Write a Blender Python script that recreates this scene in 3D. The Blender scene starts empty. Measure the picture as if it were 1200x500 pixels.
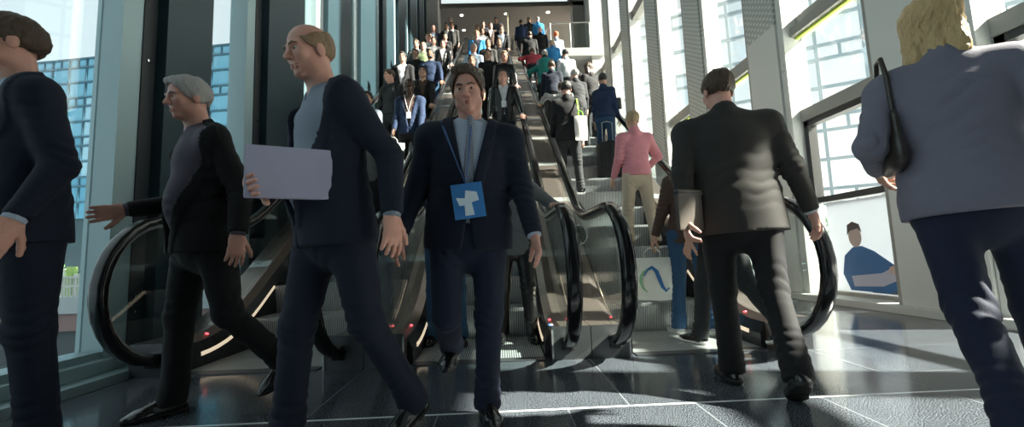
import bpy, bmesh, math, random
import numpy as np
from math import radians as R, sin, cos, tan, pi, sqrt
from mathutils import Vector, Matrix, Euler
random.seed(7)
SC = bpy.context.scene
COL = SC.collection
f32 = np.float32

# ---------------------------------------------------------------- tagging
def tag(o, label=None, cat=None, group=None, kind=None):
    if label: o['label'] = label
    if cat: o['category'] = cat
    if group: o['group'] = group
    if kind: o['kind'] = kind
    return o
def empty(name, loc=(0, 0, 0), rz=0.0, parent=None):
    o = bpy.data.objects.new(name, None); COL.objects.link(o)
    o.location = loc; o.rotation_euler = (0, 0, rz); o.empty_display_size = .1
    if parent: o.parent = parent
    return o
def link_mesh(name, me, mat=None, parent=None, smooth=False):
    o = bpy.data.objects.new(name, me); COL.objects.link(o)
    if mat: me.materials.append(mat)
    if parent: o.parent = parent
    if smooth: me.polygons.foreach_set('use_smooth', [True]*len(me.polygons))
    return o

# ---------------------------------------------------------------- materials
MATS = {}
def nodes(name):
    m = bpy.data.materials.new(name); m.use_nodes = True
    nt = m.node_tree; b = nt.nodes['Principled BSDF']
    return m, nt, b
def plain(name, col, rough=.5, metal=0., bump=0., scale=40., var=.0, spec=.5, coat=0., emit=None, es=1., stretch=(1, 1, 1), sheen=0.):
    if name in MATS: return MATS[name]
    m, nt, b = nodes(name)
    c = (col[0], col[1], col[2], 1)
    b.inputs['Base Color'].default_value = c
    b.inputs['Roughness'].default_value = rough
    b.inputs['Metallic'].default_value = metal
    b.inputs['Specular IOR Level'].default_value = spec
    b.inputs['Coat Weight'].default_value = coat
    if sheen: b.inputs['Sheen Weight'].default_value = sheen
    if emit:
        b.inputs['Emission Color'].default_value = (*emit, 1); b.inputs['Emission Strength'].default_value = es
    if bump or var:
        tc = nt.nodes.new('ShaderNodeTexCoord'); mp = nt.nodes.new('ShaderNodeMapping')
        mp.inputs['Scale'].default_value = stretch
        nz = nt.nodes.new('ShaderNodeTexNoise'); nz.inputs['Scale'].default_value = scale; nz.inputs['Detail'].default_value = 3
        nt.links.new(tc.outputs['Object'], mp.inputs[0]); nt.links.new(mp.outputs[0], nz.inputs['Vector'])
        if bump:
            bp = nt.nodes.new('ShaderNodeBump'); bp.inputs['Strength'].default_value = bump; bp.inputs['Distance'].default_value = .004
            nt.links.new(nz.outputs[0], bp.inputs['Height']); nt.links.new(bp.outputs[0], b.inputs['Normal'])
        if var:
            mx = nt.nodes.new('ShaderNodeMix'); mx.data_type = 'RGBA'
            mx.inputs[6].default_value = (*[k*(1-var) for k in col], 1); mx.inputs[7].default_value = (*[min(1, k*(1+var)) for k in col], 1)
            nt.links.new(nz.outputs[0], mx.inputs[0]); nt.links.new(mx.outputs[2], b.inputs['Base Color'])
    MATS[name] = m
    return m
def cloth(name, col, rough=.8, weave=260.):
    if name in MATS: return MATS[name]
    return plain(name, col, rough, bump=.25, scale=weave, var=.18, spec=.3, sheen=.05)
def checked(name, c1, c2, sc=60., rough=.8, rot=0.):
    if name in MATS: return MATS[name]
    m, nt, b = nodes(name)
    tc = nt.nodes.new('ShaderNodeTexCoord'); mp = nt.nodes.new('ShaderNodeMapping'); mp.inputs['Rotation'].default_value = (0, rot, 0)
    w = nt.nodes.new('ShaderNodeTexWave'); w.inputs['Scale'].default_value = sc; w.bands_direction = 'Z'
    cr = nt.nodes.new('ShaderNodeMix'); cr.data_type = 'RGBA'
    cr.inputs[6].default_value = (*c1, 1); cr.inputs[7].default_value = (*c2, 1)
    nt.links.new(tc.outputs['Object'], mp.inputs[0]); nt.links.new(mp.outputs[0], w.inputs['Vector'])
    nt.links.new(w.outputs[0], cr.inputs[0]); nt.links.new(cr.outputs[2], b.inputs['Base Color'])
    b.inputs['Roughness'].default_value = rough
    MATS[name] = m
    return m
def skin(name, col):
    if name in MATS: return MATS[name]
    m = plain(name, col, .5, bump=.12, scale=150, var=.1, spec=.4)
    b = m.node_tree.nodes['Principled BSDF']
    b.inputs['Subsurface Weight'].default_value = .08
    b.inputs['Subsurface Radius'].default_value = (.01, .004, .002)
    b.inputs['Subsurface Scale'].default_value = 1.0
    return m
def hairmat(name, col):
    if name in MATS: return MATS[name]
    return plain(name, col, .45, bump=.9, scale=60, var=.35, stretch=(6, 6, .5), spec=.45)

# ---------------------------------------------------------------- distance-field modelling (smooth organic meshes)
V = lambda *a: np.array(a, dtype=float)
def nrm(v):
    v = np.asarray(v, float); n = np.linalg.norm(v)
    return v/n if n > 1e-9 else v
class Field:
    def __init__(s, lo, hi, h):
        s.h = h; s.lo = np.array(lo, float)-h*2
        s.n = np.maximum(3, np.ceil((np.array(hi, float)+h*2-s.lo)/h).astype(int)+1)
        s.D = np.full(tuple(s.n), .5, f32)
    def sub(s, lo, hi):
        a = np.clip(np.floor((np.array(lo)-s.lo)/s.h).astype(int), 0, s.n-1)
        b = np.clip(np.ceil((np.array(hi)-s.lo)/s.h).astype(int)+1, 0, s.n)
        if np.any(b-a < 1): return None
        sl = tuple(slice(a[i], b[i]) for i in range(3))
        ax = [(s.lo[i]+s.h*np.arange(a[i], b[i])).astype(f32) for i in range(3)]
        return sl, ax[0][:, None, None], ax[1][None, :, None], ax[2][None, None, :]
    def blend(s, sl, d, k, mode):
        A = s.D[sl]
        if mode == 'add':
            if k > 0:
                hh = np.maximum(k-np.abs(A-d), 0)/k
                s.D[sl] = np.minimum(A, d)-hh*hh*k*.25
            else: s.D[sl] = np.minimum(A, d)
        else:
            if k > 0:
                hh = np.maximum(k-np.abs(A+d), 0)/k
                s.D[sl] = np.maximum(A, -d)+hh*hh*k*.25
            else: s.D[sl] = np.maximum(A, -d)
    def cap(s, p0, p1, r0, r1=None, k=.02, flat=None, mode='add'):
        r1 = r0 if r1 is None else r1
        p0 = np.asarray(p0, float); p1 = np.asarray(p1, float); m = max(r0, r1)+k+.02
        g = s.sub(np.minimum(p0, p1)-m, np.maximum(p0, p1)+m)
        if g is None: return
        sl, X, Y, Z = g
        X = X-f32(p0[0]); Y = Y-f32(p0[1]); Z = Z-f32(p0[2]); ba = p1-p0; sc = 1.
        if flat is not None:
            n, kk = flat; n = nrm(n); e = 1./kk-1.
            dn = X*f32(n[0])+Y*f32(n[1])+Z*f32(n[2])
            X = X+f32(e*n[0])*dn; Y = Y+f32(e*n[1])*dn; Z = Z+f32(e*n[2])*dn
            ba = ba+e*n*np.dot(ba, n); sc = (1+kk)/2
        L = max(np.dot(ba, ba), 1e-9)
        t = np.clip((X*f32(ba[0])+Y*f32(ba[1])+Z*f32(ba[2]))/f32(L), 0, 1)
        d = np.sqrt((X-t*f32(ba[0]))**2+(Y-t*f32(ba[1]))**2+(Z-t*f32(ba[2]))**2)-(f32(r0)+t*f32(r1-r0))
        s.blend(sl, d*f32(sc), k, mode)
    def ell(s, c, r, fr=None, k=.02, mode='add'):
        # ellipsoid, fr = 3x3 rows right, forward, up
        m = max(r)+k+.02; c = np.asarray(c, float)
        g = s.sub(c-m, c+m)
        if g is None: return
        sl, X, Y, Z = g; X = X-f32(c[0]); Y = Y-f32(c[1]); Z = Z-f32(c[2])
        if fr is not None:
            q = [X*f32(fr[i][0])+Y*f32(fr[i][1])+Z*f32(fr[i][2]) for i in range(3)]
        else: q = [X, Y, Z]
        a = sqrt(1)*np.sqrt((q[0]/f32(r[0]))**2+(q[1]/f32(r[1]))**2+(q[2]/f32(r[2]))**2)
        b = np.sqrt((q[0]/f32(r[0]**2))**2+(q[1]/f32(r[1]**2))**2+(q[2]/f32(r[2]**2))**2)
        s.blend(sl, a*(a-1)/np.maximum(b, f32(1e-6)), k, mode)
    def grid(s):
        return [(s.lo[i]+s.h*np.arange(s.n[i])).astype(f32).reshape([-1 if j == i else 1 for j in range(3)]) for i in range(3)]
    def loc(s, o, fr):
        X, Y, Z = s.grid(); X = X-f32(o[0]); Y = Y-f32(o[1]); Z = Z-f32(o[2])
        return [X*f32(a[0])+Y*f32(a[1])+Z*f32(a[2]) for a in fr]
    def plane(s, p, n, k=0.):          # remove everything on the side n points to
        n = nrm(n); X, Y, Z = s.grid()
        d = -((X-f32(p[0]))*f32(n[0])+(Y-f32(p[1]))*f32(n[1])+(Z-f32(p[2]))*f32(n[2]))
        s.blend((slice(None),)*3, d, k, 'sub')
    def noise(s, amp, fr, seed):
        rr = random.Random(seed); X, Y, Z = s.grid(); a = 0
        for i in range(5):
            w = [rr.uniform(-1, 1)*fr[j]*(1+.35*i) for j in range(3)]; ph = rr.uniform(0, 6.28)
            a = a+np.sin(X*f32(w[0])+Y*f32(w[1])+Z*f32(w[2])+f32(ph)+f32(1.1)*np.sin(X*f32(w[1]*.6)-Z*f32(w[0]*.5)+f32(ph*2)))
        s.D += (a*f32(amp/2.2)).astype(f32)
    def folds(s, p, ax, amp, wl, rad, seed=0):   # cloth folds bunched around a joint
        m = rad*1.1; p = np.asarray(p, float); g = s.sub(p-m, p+m)
        if g is None: return
        sl, X, Y, Z = g; X = X-f32(p[0]); Y = Y-f32(p[1]); Z = Z-f32(p[2]); ax = nrm(ax)
        al = X*f32(ax[0])+Y*f32(ax[1])+Z*f32(ax[2]); rr = np.sqrt(X*X+Y*Y+Z*Z)
        w = np.clip(1-rr/f32(rad), 0, 1)
        ph = f32(seed*1.7); a2 = nrm(np.cross(ax, (.3, .5, .8))); tr = X*f32(a2[0])+Y*f32(a2[1])+Z*f32(a2[2])
        q = al*f32(6.28/wl)+np.sin(tr*f32(31)+ph)*f32(1.5)+tr*f32(26)
        wv = np.abs(np.sin(q*f32(.5)))
        msk = f32(.5)+f32(.5)*np.sin(tr*f32(19)+al*f32(9)+ph*2)
        s.D[sl] += (w*f32(amp)*msk*(f32(1.1)-f32(2.)*wv)).astype(f32)
    def mesh(s):
        D = s.D; S = D < 0
        n = [k-1 for k in D.shape]
        cnt = np.zeros(n, np.int8)
        for i in (0, 1):
            for j in (0, 1):
                for k in (0, 1): cnt += S[i:i+n[0], j:j+n[1], k:k+n[2]]
        act = (cnt > 0) & (cnt < 8)
        idx = np.argwhere(act)
        if len(idx) == 0: return np.zeros((0, 3)), np.zeros((0, 4), int)
        vid = np.full(act.shape, -1, np.int64); vid[act] = np.arange(len(idx))
        pos = np.zeros((len(idx), 3)); c = np.zeros(len(idx))
        corners = [(i, j, k) for i in (0, 1) for j in (0, 1) for k in (0, 1)]
        val = {q: D[idx[:, 0]+q[0], idx[:, 1]+q[1], idx[:, 2]+q[2]].astype(float) for q in corners}
        for a in corners:
            for ax in range(3):
                if a[ax] == 0:
                    b = list(a); b[ax] = 1; b = tuple(b)
                    m = (val[a] < 0) != (val[b] < 0)
                    t = np.where(m, val[a]/np.where(m, val[a]-val[b], 1), 0)
                    for q in range(3): pos[:, q] += m*(a[q]+(t if q == ax else 0))
                    c += m
        v = s.lo+s.h*(idx+pos/c[:, None])
        F = []
        for ax in range(3):
            u, w = (ax+1) % 3, (ax+2) % 3
            A = np.moveaxis(S, (ax, u, w), (0, 1, 2)); VV = np.moveaxis(vid, (ax, u, w), (0, 1, 2))
            a0 = A[:-1, 1:-1, 1:-1]; a1 = A[1:, 1:-1, 1:-1]; e = np.argwhere(a0 != a1)
            if len(e) == 0: continue
            inside = a0[e[:, 0], e[:, 1], e[:, 2]]
            i, j, k = e[:, 0], e[:, 1]+1, e[:, 2]+1
            q = np.stack([VV[i, j-1, k-1], VV[i, j, k-1], VV[i, j, k], VV[i, j-1, k]], 1)
            q[~inside] = q[~inside][:, ::-1]
            F.append(q[(q >= 0).all(1)])
        return v, np.concatenate(F) if F else np.zeros((0, 4), int)
def mesh_of(name, parts):
    vs, fs, o = [], [], 0
    for v, f in parts:
        vs.append(v); fs.append(f+o); o += len(v)
    v = np.concatenate(vs); f = np.concatenate(fs)
    me = bpy.data.meshes.new(name)
    me.vertices.add(len(v)); me.vertices.foreach_set('co', v.astype(f32).ravel())
    me.loops.add(len(f)*4); me.loops.foreach_set('vertex_index', f.astype(np.int32).ravel())
    me.polygons.add(len(f)); me.polygons.foreach_set('loop_start', np.arange(0, len(f)*4, 4, dtype=np.int32))
    try: me.polygons.foreach_set('loop_total', np.full(len(f), 4, np.int32))
    except Exception: pass
    me.polygons.foreach_set('use_smooth', np.ones(len(f), bool))
    me.update(calc_edges=True); me.validate()
    return me
def obj_of(name, fields, mat, parent):
    return link_mesh(name, mesh_of(name, [f.mesh() for f in fields]), mat, parent)

# ---------------------------------------------------------------- people
def rotm(ax, a):
    return np.array(Matrix.Rotation(a, 3, Vector(ax)))
def ik(S, T, l1, l2, pole):
    d = T-S; L = np.linalg.norm(d); L2 = min(L, (l1+l2)*.995); d = d/L
    T = S+d*L2; a = (l1*l1-l2*l2+L2*L2)/(2*L2); hgt = sqrt(max(l1*l1-a*a, 0))
    p = np.asarray(pole, float); p = p-d*np.dot(p, d); p = nrm(p)
    return S+d*a+p*hgt, T
def hand(F, W, d, n, t, s, curl, spread=.16, thumb=None, fat=1.):
    d, n, t = nrm(d), nrm(n), nrm(t)
    F.cap(W-d*.10*s, W, .032*s, .027*s, .01, flat=(n, .8))
    F.cap(W, W+d*.03*s, .027*s, .034*s, .012, flat=(n, .62))
    F.cap(W+d*.03*s, W+d*.078*s, .036*s, .038*s, .012, flat=(n, .42))
    for i, (o, L) in enumerate(((.030, .072), (.0105, .082), (-.0095, .075), (-.029, .058))):
        sp = spread*(1.2-i*.8); dd = nrm(d*cos(sp*.5)+t*sin(sp*.5)*(1 if 1 else 1)); p = W+d*.078*s+t*o*s
        for j, (q, ra, rb) in enumerate(((.46, .0092, .0086), (.3, .0086, .008), (.24, .008, .0072))):
            c = curl*(.55 if j == 0 else 1.)*(1+.08*i)
            dd = nrm(dd*cos(c)+n*sin(c)); p2 = p+dd*L*q*s*1.05
            F.cap(p, p2, ra*s*fat, rb*s*fat, .004 if j else .009); p = p2
            nn = nrm(n-dd*np.dot(n, dd)) if j < 2 else n
            n_loc = nn
    tc = curl if thumb is None else thumb
    p = W+d*.022*s+t*.022*s; dd = nrm(d*.75+t*.75+n*.35)
    for j, (L, ra, rb) in enumerate(((.044, .0155, .0115), (.032, .0112, .0102), (.026, .0102, .0085))):
        p2 = p+dd*L*s; F.cap(p, p2, ra*s*fat, rb*s*fat, .008); p = p2
        dd = nrm(dd+d*.28*(1-tc)+n*.25*tc-t*.3*tc*(j+1)*.5)
def person(label, loc, face, h=1.76, q=2, lean=0., twist=0., side=0., legs=((0, 2, 3, 0), (0, 2, 3, 0)),
           arms=(None, None), head=(0, 0, 0), wide=1., belly=0., fem=False, skinm=None, hair=('short', None),
           top=None, shirt=None, tie=None, trousers=None, shoes=None, open_front=True, group=None, seed=0, vdrop=0.,
           hem=0., hands=((.35, None), (.35, None)), sole=None, beard=None, sleeve=1., hip=0., cloth_amp=1., lapel=True, vopen=.215):
    """legs/arms given as (left, right); body faces +Y in its own frame, right hand on +X."""
    s = h/1.75; w = wide*(.93 if fem else 1.)
    hb = {0: .022, 1: .014, 2: .010}[q]; hc = {0: .02, 1: .013, 2: .0085}[q]; hh_ = {0: .0085, 1: .006, 2: .0042}[q]; hn = {0: .0062, 1: .0046, 2: .0034}[q]
    z = V(0, 0, 1); Rm = rotm((0, 0, 1), R(0))
    Rp = rotm((0, 0, 1), R(hip)); pr, pf = Rp @ V(1, 0, 0), Rp @ V(0, 1, 0)
    Rt = rotm((0, 0, 1), R(twist)) @ rotm((0, 1, 0), R(side)) @ rotm((1, 0, 0), R(-lean))
    r, f, u = Rt @ V(1, 0, 0), Rt @ V(0, 1, 0), Rt @ V(0, 0, 1)
    P0 = V(0, 0, .93)*s
    # legs
    J = {}
    for sd, i in ((-1, 0), (1, 1)):
        hf, ab, kn, ft = legs[i]
        H = P0+pr*sd*.092*s*w
        dth = rotm(tuple(pf), R(-sd*ab)) @ rotm(tuple(pr), R(hf)) @ V(0, 0, -1)
        dsh = rotm(tuple(pf), R(-sd*ab)) @ rotm(tuple(pr), R(hf-kn)) @ V(0, 0, -1)
        K = H+dth*.435*s; A = K+dsh*.425*s
        fd = nrm(rotm(tuple(pr), R(ft)) @ rotm((0, 0, 1), R(-sd*8)) @ pf)
        J[i] = (H, K, A, dth, dsh, fd)
    # put the lowest sole point on the ground
    lo = 9
    for i in (0, 1):
        A, fd = J[i][2], J[i][5]; fu = nrm(z-fd*np.dot(z, fd))
        for c in (-.06, .17): lo = min(lo, (A+fd*c*s-fu*.075*s)[2])
    sh = V(0, 0, -lo); P0 = P0+sh
    for i in (0, 1): J[i] = tuple(x+sh if k < 3 else x for k, x in enumerate(J[i]))
    Wst = P0+u*.13*s; Ch = P0+u*.36*s; N = P0+u*.545*s; 
    sw = (.178 if not fem else .155)*s*wide
    SH = {0: P0+u*.472*s-r*sw, 1: P0+u*.472*s+r*sw}
    AR = {}
    for i, sd in ((0, -1), (1, 1)):
        a = arms[i]; S = SH[i]
        if a is None: a = ('fk', 4, 8, 12)
        if a[0] == 'fk':
            fl, ab, el = a[1:4]
            rot = rotm(tuple(f), R(-sd*ab)) @ rotm(tuple(r), R(fl)); du = rot @ (-u)
            df = rotm(tuple(f), R(-sd*ab)) @ rotm(tuple(r), R(fl+el)) @ (-u)
            if len(a) > 4: df = nrm(df-r*sd*a[4])
            E = S+du*.285*s; W = E+df*.25*s
        else:
            T = np.array(a[1], float); pole = a[2] if len(a) > 2 else (sd*.5, -1, -.4)
            E, W = ik(S, T, .285*s, .25*s, pole)
        AR[i] = (S, E, W)
    # head frame
    Hr = Rt @ rotm((0, 0, 1), R(head[0])) @ rotm((1, 0, 0), R(-lean*-.75-head[1])) @ rotm((0, 1, 0), R(head[2]-side*.7))
    hr, hf_, hu = Hr @ V(1, 0, 0), Hr @ V(0, 1, 0), Hr @ V(0, 0, 1)
    fr = (hr, hf_, hu); HB = N+u*.06*s+f*.012*s
    HC = HB+hu*.115*s+hf_*.018*s; hs = s*(.97 if not fem else .93)
    P = lambda a, b, c: HC+(hr*a+hf_*b+hu*c)*hs
    kind_hair = hair[0]
    root = empty('person', loc, R(-face)); tag(root, label, 'person', group)
    # ---- body
    def torso(Fd, e=0., k=.05, bel=belly):
        bw = w
        Fd.cap(P0-u*.02*s, P0+u*.05*s, (.165*bw+e)*s, (.155*bw+e)*s, k, flat=(f, .68))
        Fd.cap(P0+u*.10*s, P0+u*.2*s, ((.143 if not fem else .122)*bw+e)*s, (.150*bw+e)*s*(1 if not fem else .92), k, flat=(f, .70))
        Fd.cap(P0+u*.28*s, P0+u*.36*s, (.160*bw+e)*s, (.158*bw+e)*s, k, flat=(f, .66))
        if bel: Fd.ell(P0+u*.15*s+f*(.05+bel*.3)*s, ((.13+e)*s, (.09+bel*.5+e)*s, (.14+e)*s), (r, f, u), .06)
        if fem:
            for sd in (-1, 1): Fd.cap(Ch+r*sd*.07*s+f*.06*s-u*.02*s, Ch+r*sd*.07*s+f*.07*s-u*.03*s, (.062+e)*s, (.06+e)*s, .05)
        for i, sd in ((0, -1), (1, 1)):
            Fd.cap(N-u*.015*s, SH[i]-r*sd*.01*s, (.048+e)*s, (.05+e)*s, .06)
            Fd.cap(Ch+r*sd*.06*s-f*.015*s-u*.03*s, SH[i]-r*sd*.03*s-u*.02*s, (.09+e)*s, (.06+e)*s, .05, flat=(f, .85))
    allp = np.array([P0, N, P(0, 0, .16)]+[x for i in (0, 1) for x in J[i][:3]]+[x for i in (0, 1) for x in AR[i]])
    B = Field(allp.min(0)-.1, allp.max(0)+.1, hb); torso(B, -.012)
    for i in (0, 1):
        H, K, A = J[i][:3]
        B.cap(H, K, .082*s, .055*s, .03); B.cap(K, A, .052*s, .036*s, .02); B.cap(A, A+J[i][5]*.06*s-z*.035*s, .030*s, .024*s, .01)
        S, E, W = AR[i]; B.cap(S, E, .05*s, .04*s, .03); B.cap(E, W, .038*s, .027*s, .02)
    B.cap(N-u*.03*s, HB, .058*s, .055*s, .03)
    B.plane(HB-hu*.005, hu)
    parts = [B]
    Hd = Field(HC-.19*s, HC+.17*s, hh_)
    Hd.cap(N-u*.04*s-f*.005*s, HB+hu*.07*s, (.062 if not fem else .052)*s, (.055 if not fem else .047)*s, .03)
    Hd.ell(P(0, -.012, .03), (.076*hs, .096*hs, .087*hs), fr, .02)
    Hd.ell(P(0, .026, -.045), (.059*hs, .060*hs, .074*hs), fr, .03)
    Hd.ell(P(0, .066, -.097), (.024*hs, .02*hs, .018*hs), fr, .02)
    for sd in (-1, 1):
        Hd.ell(P(sd*.047, .01, -.07), (.018*hs, .03*hs, .022*hs), fr, .03)
        Hd.ell(P(sd*.040, .060, -.022), (.024*hs, .022*hs, .024*hs), fr, .02)
        Hd.ell(P(sd*.078, -.008, -.012), (.009*hs, .020*hs, .031*hs), fr, .008)
        Hd.cap(P(sd*.012, .084, .018), P(sd*.045, .070, .018), .0105*hs, .009*hs, .012)
        Hd.ell(P(sd*.032, .099, -.001), (.016*hs, .0145*hs, .0085*hs), fr, .008, 'sub')
    Hd.cap(P(0, .082, .010), P(0, .107, -.030), .0075*hs, .0125*hs, .012)
    for sd in (-1, 1): Hd.ell(P(sd*.012, .096, -.034), (.008*hs, .010*hs, .007*hs), fr, .006)
    Hd.cap(P(-.017, .083, -.062), P(.017, .083, -.062), .007*hs, k=.006); Hd.cap(P(-.015, .082, -.073), P(.015, .082, -.073), .0075*hs, k=.006)
    Hd.cap(P(-.022, .094, -.0675), P(.022, .094, -.0675), .0022*hs, k=.004, mode='sub')
    parts.append(Hd)
    for i, sd in ((0, -1), (1, 1)):
        S, E, W = AR[i]; curl, ori = hands[i]
        d = nrm(W-E)
        if ori is None: n = nrm(-r*sd); t = None
        else: d = nrm(ori[0]); n = np.asarray(ori[1], float)
        n = nrm(n-d*np.dot(n, d)); t = np.cross(d, n)*(-sd)
        # thumb side: with palm facing inwards and fingers down the thumb points forward
        T = W+d*.2*s
        Fh = Field(np.minimum(W, T)-.1*s, np.maximum(W, T)+.1*s, hn)
        Fh.cap(W-nrm(W-E)*.09*s, W, .032*s, .028*s, .01)
        hand(Fh, W, d, n, t, s*(1. if not fem else .92), curl, fat=1.25 if q == 0 else 1.05)
        parts.append(Fh)
    obj_of('body', parts, skinm, root)
    if q >= 1 and kind_hair != 'none' and hair[1] is not None:
        Bw = [Field(P(sd*.032, .085, .022)-.04*s, P(sd*.032, .085, .022)+.04*s, hh_*.7) for sd in (-1, 1)]
        for sd, g_ in zip((-1, 1), Bw): g_.cap(P(sd*.014, .0925, .019), P(sd*.034, .090, .023), .0045*hs, .0045*hs, .003); g_.cap(P(sd*.034, .090, .023), P(sd*.050, .078, .018), .0045*hs, .003*hs, .003)
        for g_ in Bw: obj_of('eyebrow', [g_], hair[1] if kind_hair != 'cap' else hairmat('hair_brown', (.06, .035, .02)), root)
        if q == 2:
            g_ = Field(P(0, .085, -.068)-.04*s, P(0, .085, -.068)+.04*s, .0024)
            for zz, yy, ww in ((-.0635, .0885, .025), (-.0725, .0880, .022)):
                g_.cap(P(-ww, yy-.007, zz-.002), P(0, yy, zz), .0034*hs, .0050*hs, .002); g_.cap(P(0, yy, zz), P(ww, yy-.007, zz-.002), .0050*hs, .0034*hs, .002)
            obj_of('lips', [g_], skin('skin_lips', (.36, .13, .11)), root)
    # eyes
    if q >= 1:
        for sd in (-1, 1):
            bm = bmesh.new(); bmesh.ops.create_uvsphere(bm, u_segments=12, v_segments=8, radius=.0125*hs)
            c = P(sd*.031, .0715, -.001)
            bmesh.ops.translate(bm, verts=bm.verts, vec=Vector(c)); me = bpy.data.meshes.new('eye'); bm.to_mesh(me)
            eo = link_mesh('eye', me, plain('eye_white', (.42, .38, .36), .25), root, True)
            bm2 = bmesh.new(); bmesh.ops.create_uvsphere(bm2, u_segments=10, v_segments=6, radius=.0066*hs)
            bmesh.ops.translate(bm2, verts=bm2.verts, vec=Vector(c+hf_*.0078*hs)); me2 = bpy.data.meshes.new('iris'); bm2.to_mesh(me2)
            link_mesh('iris', me2, plain('eye_iris', (.06, .035, .02), .2), eo, True); bm.free(); bm2.free()
    # ---- hair
    kind, hm = hair
    if kind != 'none':
        G = Field(HC-.3*s, HC+.2*s, hh_*1.1) if kind == 'long' else Field(HC-.15*s, HC+.16*s, hh_*1.1)
        tz = {'short': .012, 'crop': .007, 'full': .015, 'long': .018, 'tail': .014, 'balding': .006, 'cap': .014}[kind]
        G.ell(P(0, -.014, .032), ((.077+tz)*hs, (.097+tz)*hs, (.088+tz)*hs), fr, .0)
        if kind in ('full', 'short'): G.ell(P(.02, .050, .098), (.050*hs, .035*hs, .020*hs), fr, .02)
        q0, q1, q2 = G.loc(HC, fr)
        if kind == 'long':
            G.D = np.maximum(G.D, (-(q2-1.0*q1-.0)).astype(f32))
            for sd in (-1, 0, 1): G.cap(P(sd*.058, -.055, .02), P(sd*.07, -.085, -.17), .045*hs, .035*hs, .03)
            for sd in (-1, 1): G.cap(P(sd*.075, .0, .02), P(sd*.085, -.01, -.15), .022*hs, .02*hs, .03)
        else:
            qq = np.clip((np.abs(q0)-f32(.034))*f32(1.8), 0, f32(.075))       # hairline rises over the forehead, drops at the temples and nape
            G.D = np.maximum(G.D, (-(q2-f32(.62)*q1-f32(.028)+qq*f32(.75)+np.clip(-q1-f32(.05), 0, 1)*f32(.5))*f32(.8)).astype(f32))
            if kind == 'balding': G.D = np.maximum(G.D, (q2-.06+.25*q1).astype(f32))
            if kind == 'tail':
                G2 = Field(HC-.36*s, HC+.14*s, hh_*1.2)
                G2.cap(P(0, -.10, .05), P(0, -.15, -.0), .03*hs, .032*hs, .02); G2.cap(P(0, -.15, 0), P(0, -.13, -.17), .032*hs, .016*hs, .02)
                G2.noise(.0035, (160, 60, 20), seed+5)
        G.noise(.0028 if kind != 'crop' else .0015, (190, 90, 40), seed+3)
        fl = [G]+([G2] if kind == 'tail' else [])
        obj_of('cap' if kind == 'cap' else 'hair', fl, hm, root)
    if beard:
        G = Field(HC-.16*s, HC+.1*s, hh_)
        G.ell(P(0, .026, -.05), (.064*hs, .066*hs, .078*hs), fr, 0); G.ell(P(0, .066, -.095), (.032*hs, .03*hs, .026*hs), fr, .02)
        q0, q1, q2 = G.loc(HC, fr)
        G.D = np.maximum(G.D, (q2+.045-.35*np.maximum(np.abs(q0)-.03, 0)).astype(f32)); G.D = np.maximum(G.D, (-(q1-.0)).astype(f32))
        G.ell(P(0, .098, -.067), (.026*hs, .02*hs, .009*hs), fr, .004, 'sub')
        G.noise(.002, (150, 150, 150), seed); obj_of('beard', [G], beard, root)
    # ---- trousers
    jl = np.array([J[i][k] for i in (0, 1) for k in range(3)]+[P0])
    T = Field(jl.min(0)-.14*s, jl.max(0)+V(.14, .14, .16)*s, hc)
    T.cap(P0-u*.03*s, P0+u*.04*s, .168*s*w, .158*s*w, .04, flat=(f, .70))
    if fem: T.ell(P0-u*.03*s-f*.03*s, (.17*s, .12*s, .11*s), (r, f, u), .05)
    for i, sd in ((0, -1), (1, 1)):
        H, K, A, dth, dsh, fd = J[i]; lw = 1. if not fem else .93
        T.cap(H+dth*.02, K, .098*s*lw, .069*s*lw, .035); T.cap(K, A-dsh*.01*s, .067*s*lw, .060*s*lw, .03)
        T.cap(A-dsh*.06*s, A+dsh*.015*s+fd*.012*s, .060*s*lw, .066*s*lw, .02)
        ca = cloth_amp
        T.folds(K, dsh, .007*ca, .055, .2*s, seed+i); T.folds(A-dsh*.07*s, dsh, .0085*ca, .05, .17*s, seed+2+i); T.folds(H+dth*.07*s+f*.05*s, nrm(dth+r*sd*.7), .006*ca, .05, .19*s, seed+4)
    if q: T.noise(.0022, (26, 26, 12), seed+9)
    T.plane(P0+u*.115*s, u)
    X, Y, Z = T.grid()
    for i in (0, 1):                     # trouser hems
        H, K, A, dth, dsh, fd = J[i]; c = A+dsh*.028*s; c_ = A
        d = (X-f32(c[0]))*f32(dsh[0])+(Y-f32(c[1]))*f32(dsh[1])+(Z-f32(c[2]))*f32(dsh[2])
        rad = np.sqrt((X-f32(c[0]))**2+(Y-f32(c[1]))**2+(Z-f32(c[2]))**2)-f32(.16*s)
        T.D = np.maximum(T.D, -np.maximum(-d, rad)).astype(f32)
    obj_of('trousers', [T], trousers, root)
    # ---- shoes
    sm, snk = shoes
    for i in (0, 1):
        A, fd = J[i][2], J[i][5]; fu = nrm(z-fd*np.dot(z, fd)); fs = np.cross(fd, fu); c = A-fu*.075*s
        G = Field(c-V(.24, .24, .16)*s, c+V(.24, .24, .2)*s, {0: .013, 1: .008, 2: .0055}[q]); L = lambda a, b, d_: c+(fs*a+fd*b+fu*d_)*s
        G.cap(L(0, -.028, .03), L(0, .02, .045), .036*s, .038*s, .02, flat=(fs, .92)); G.cap(L(0, .02, .032), L(0, .125, .026), .046*s, .047*s, .03, flat=(fu, .72))
        G.cap(L(0, .13, .024), L(0, .185, .020), .040*s, (.024 if not snk else .032)*s, .03, flat=(fu, .7)); G.cap(L(0, -.01, .05), L(0, -.005, .09), .037*s, .036*s, .02); G.cap(L(0, .015, .072), L(0, .10, .045), .037*s, .026*s, .03, flat=(fs, .95))
        G.plane(L(0, 0, .014), -fu); G.plane(L(0, 0, .108), fu)
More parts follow.
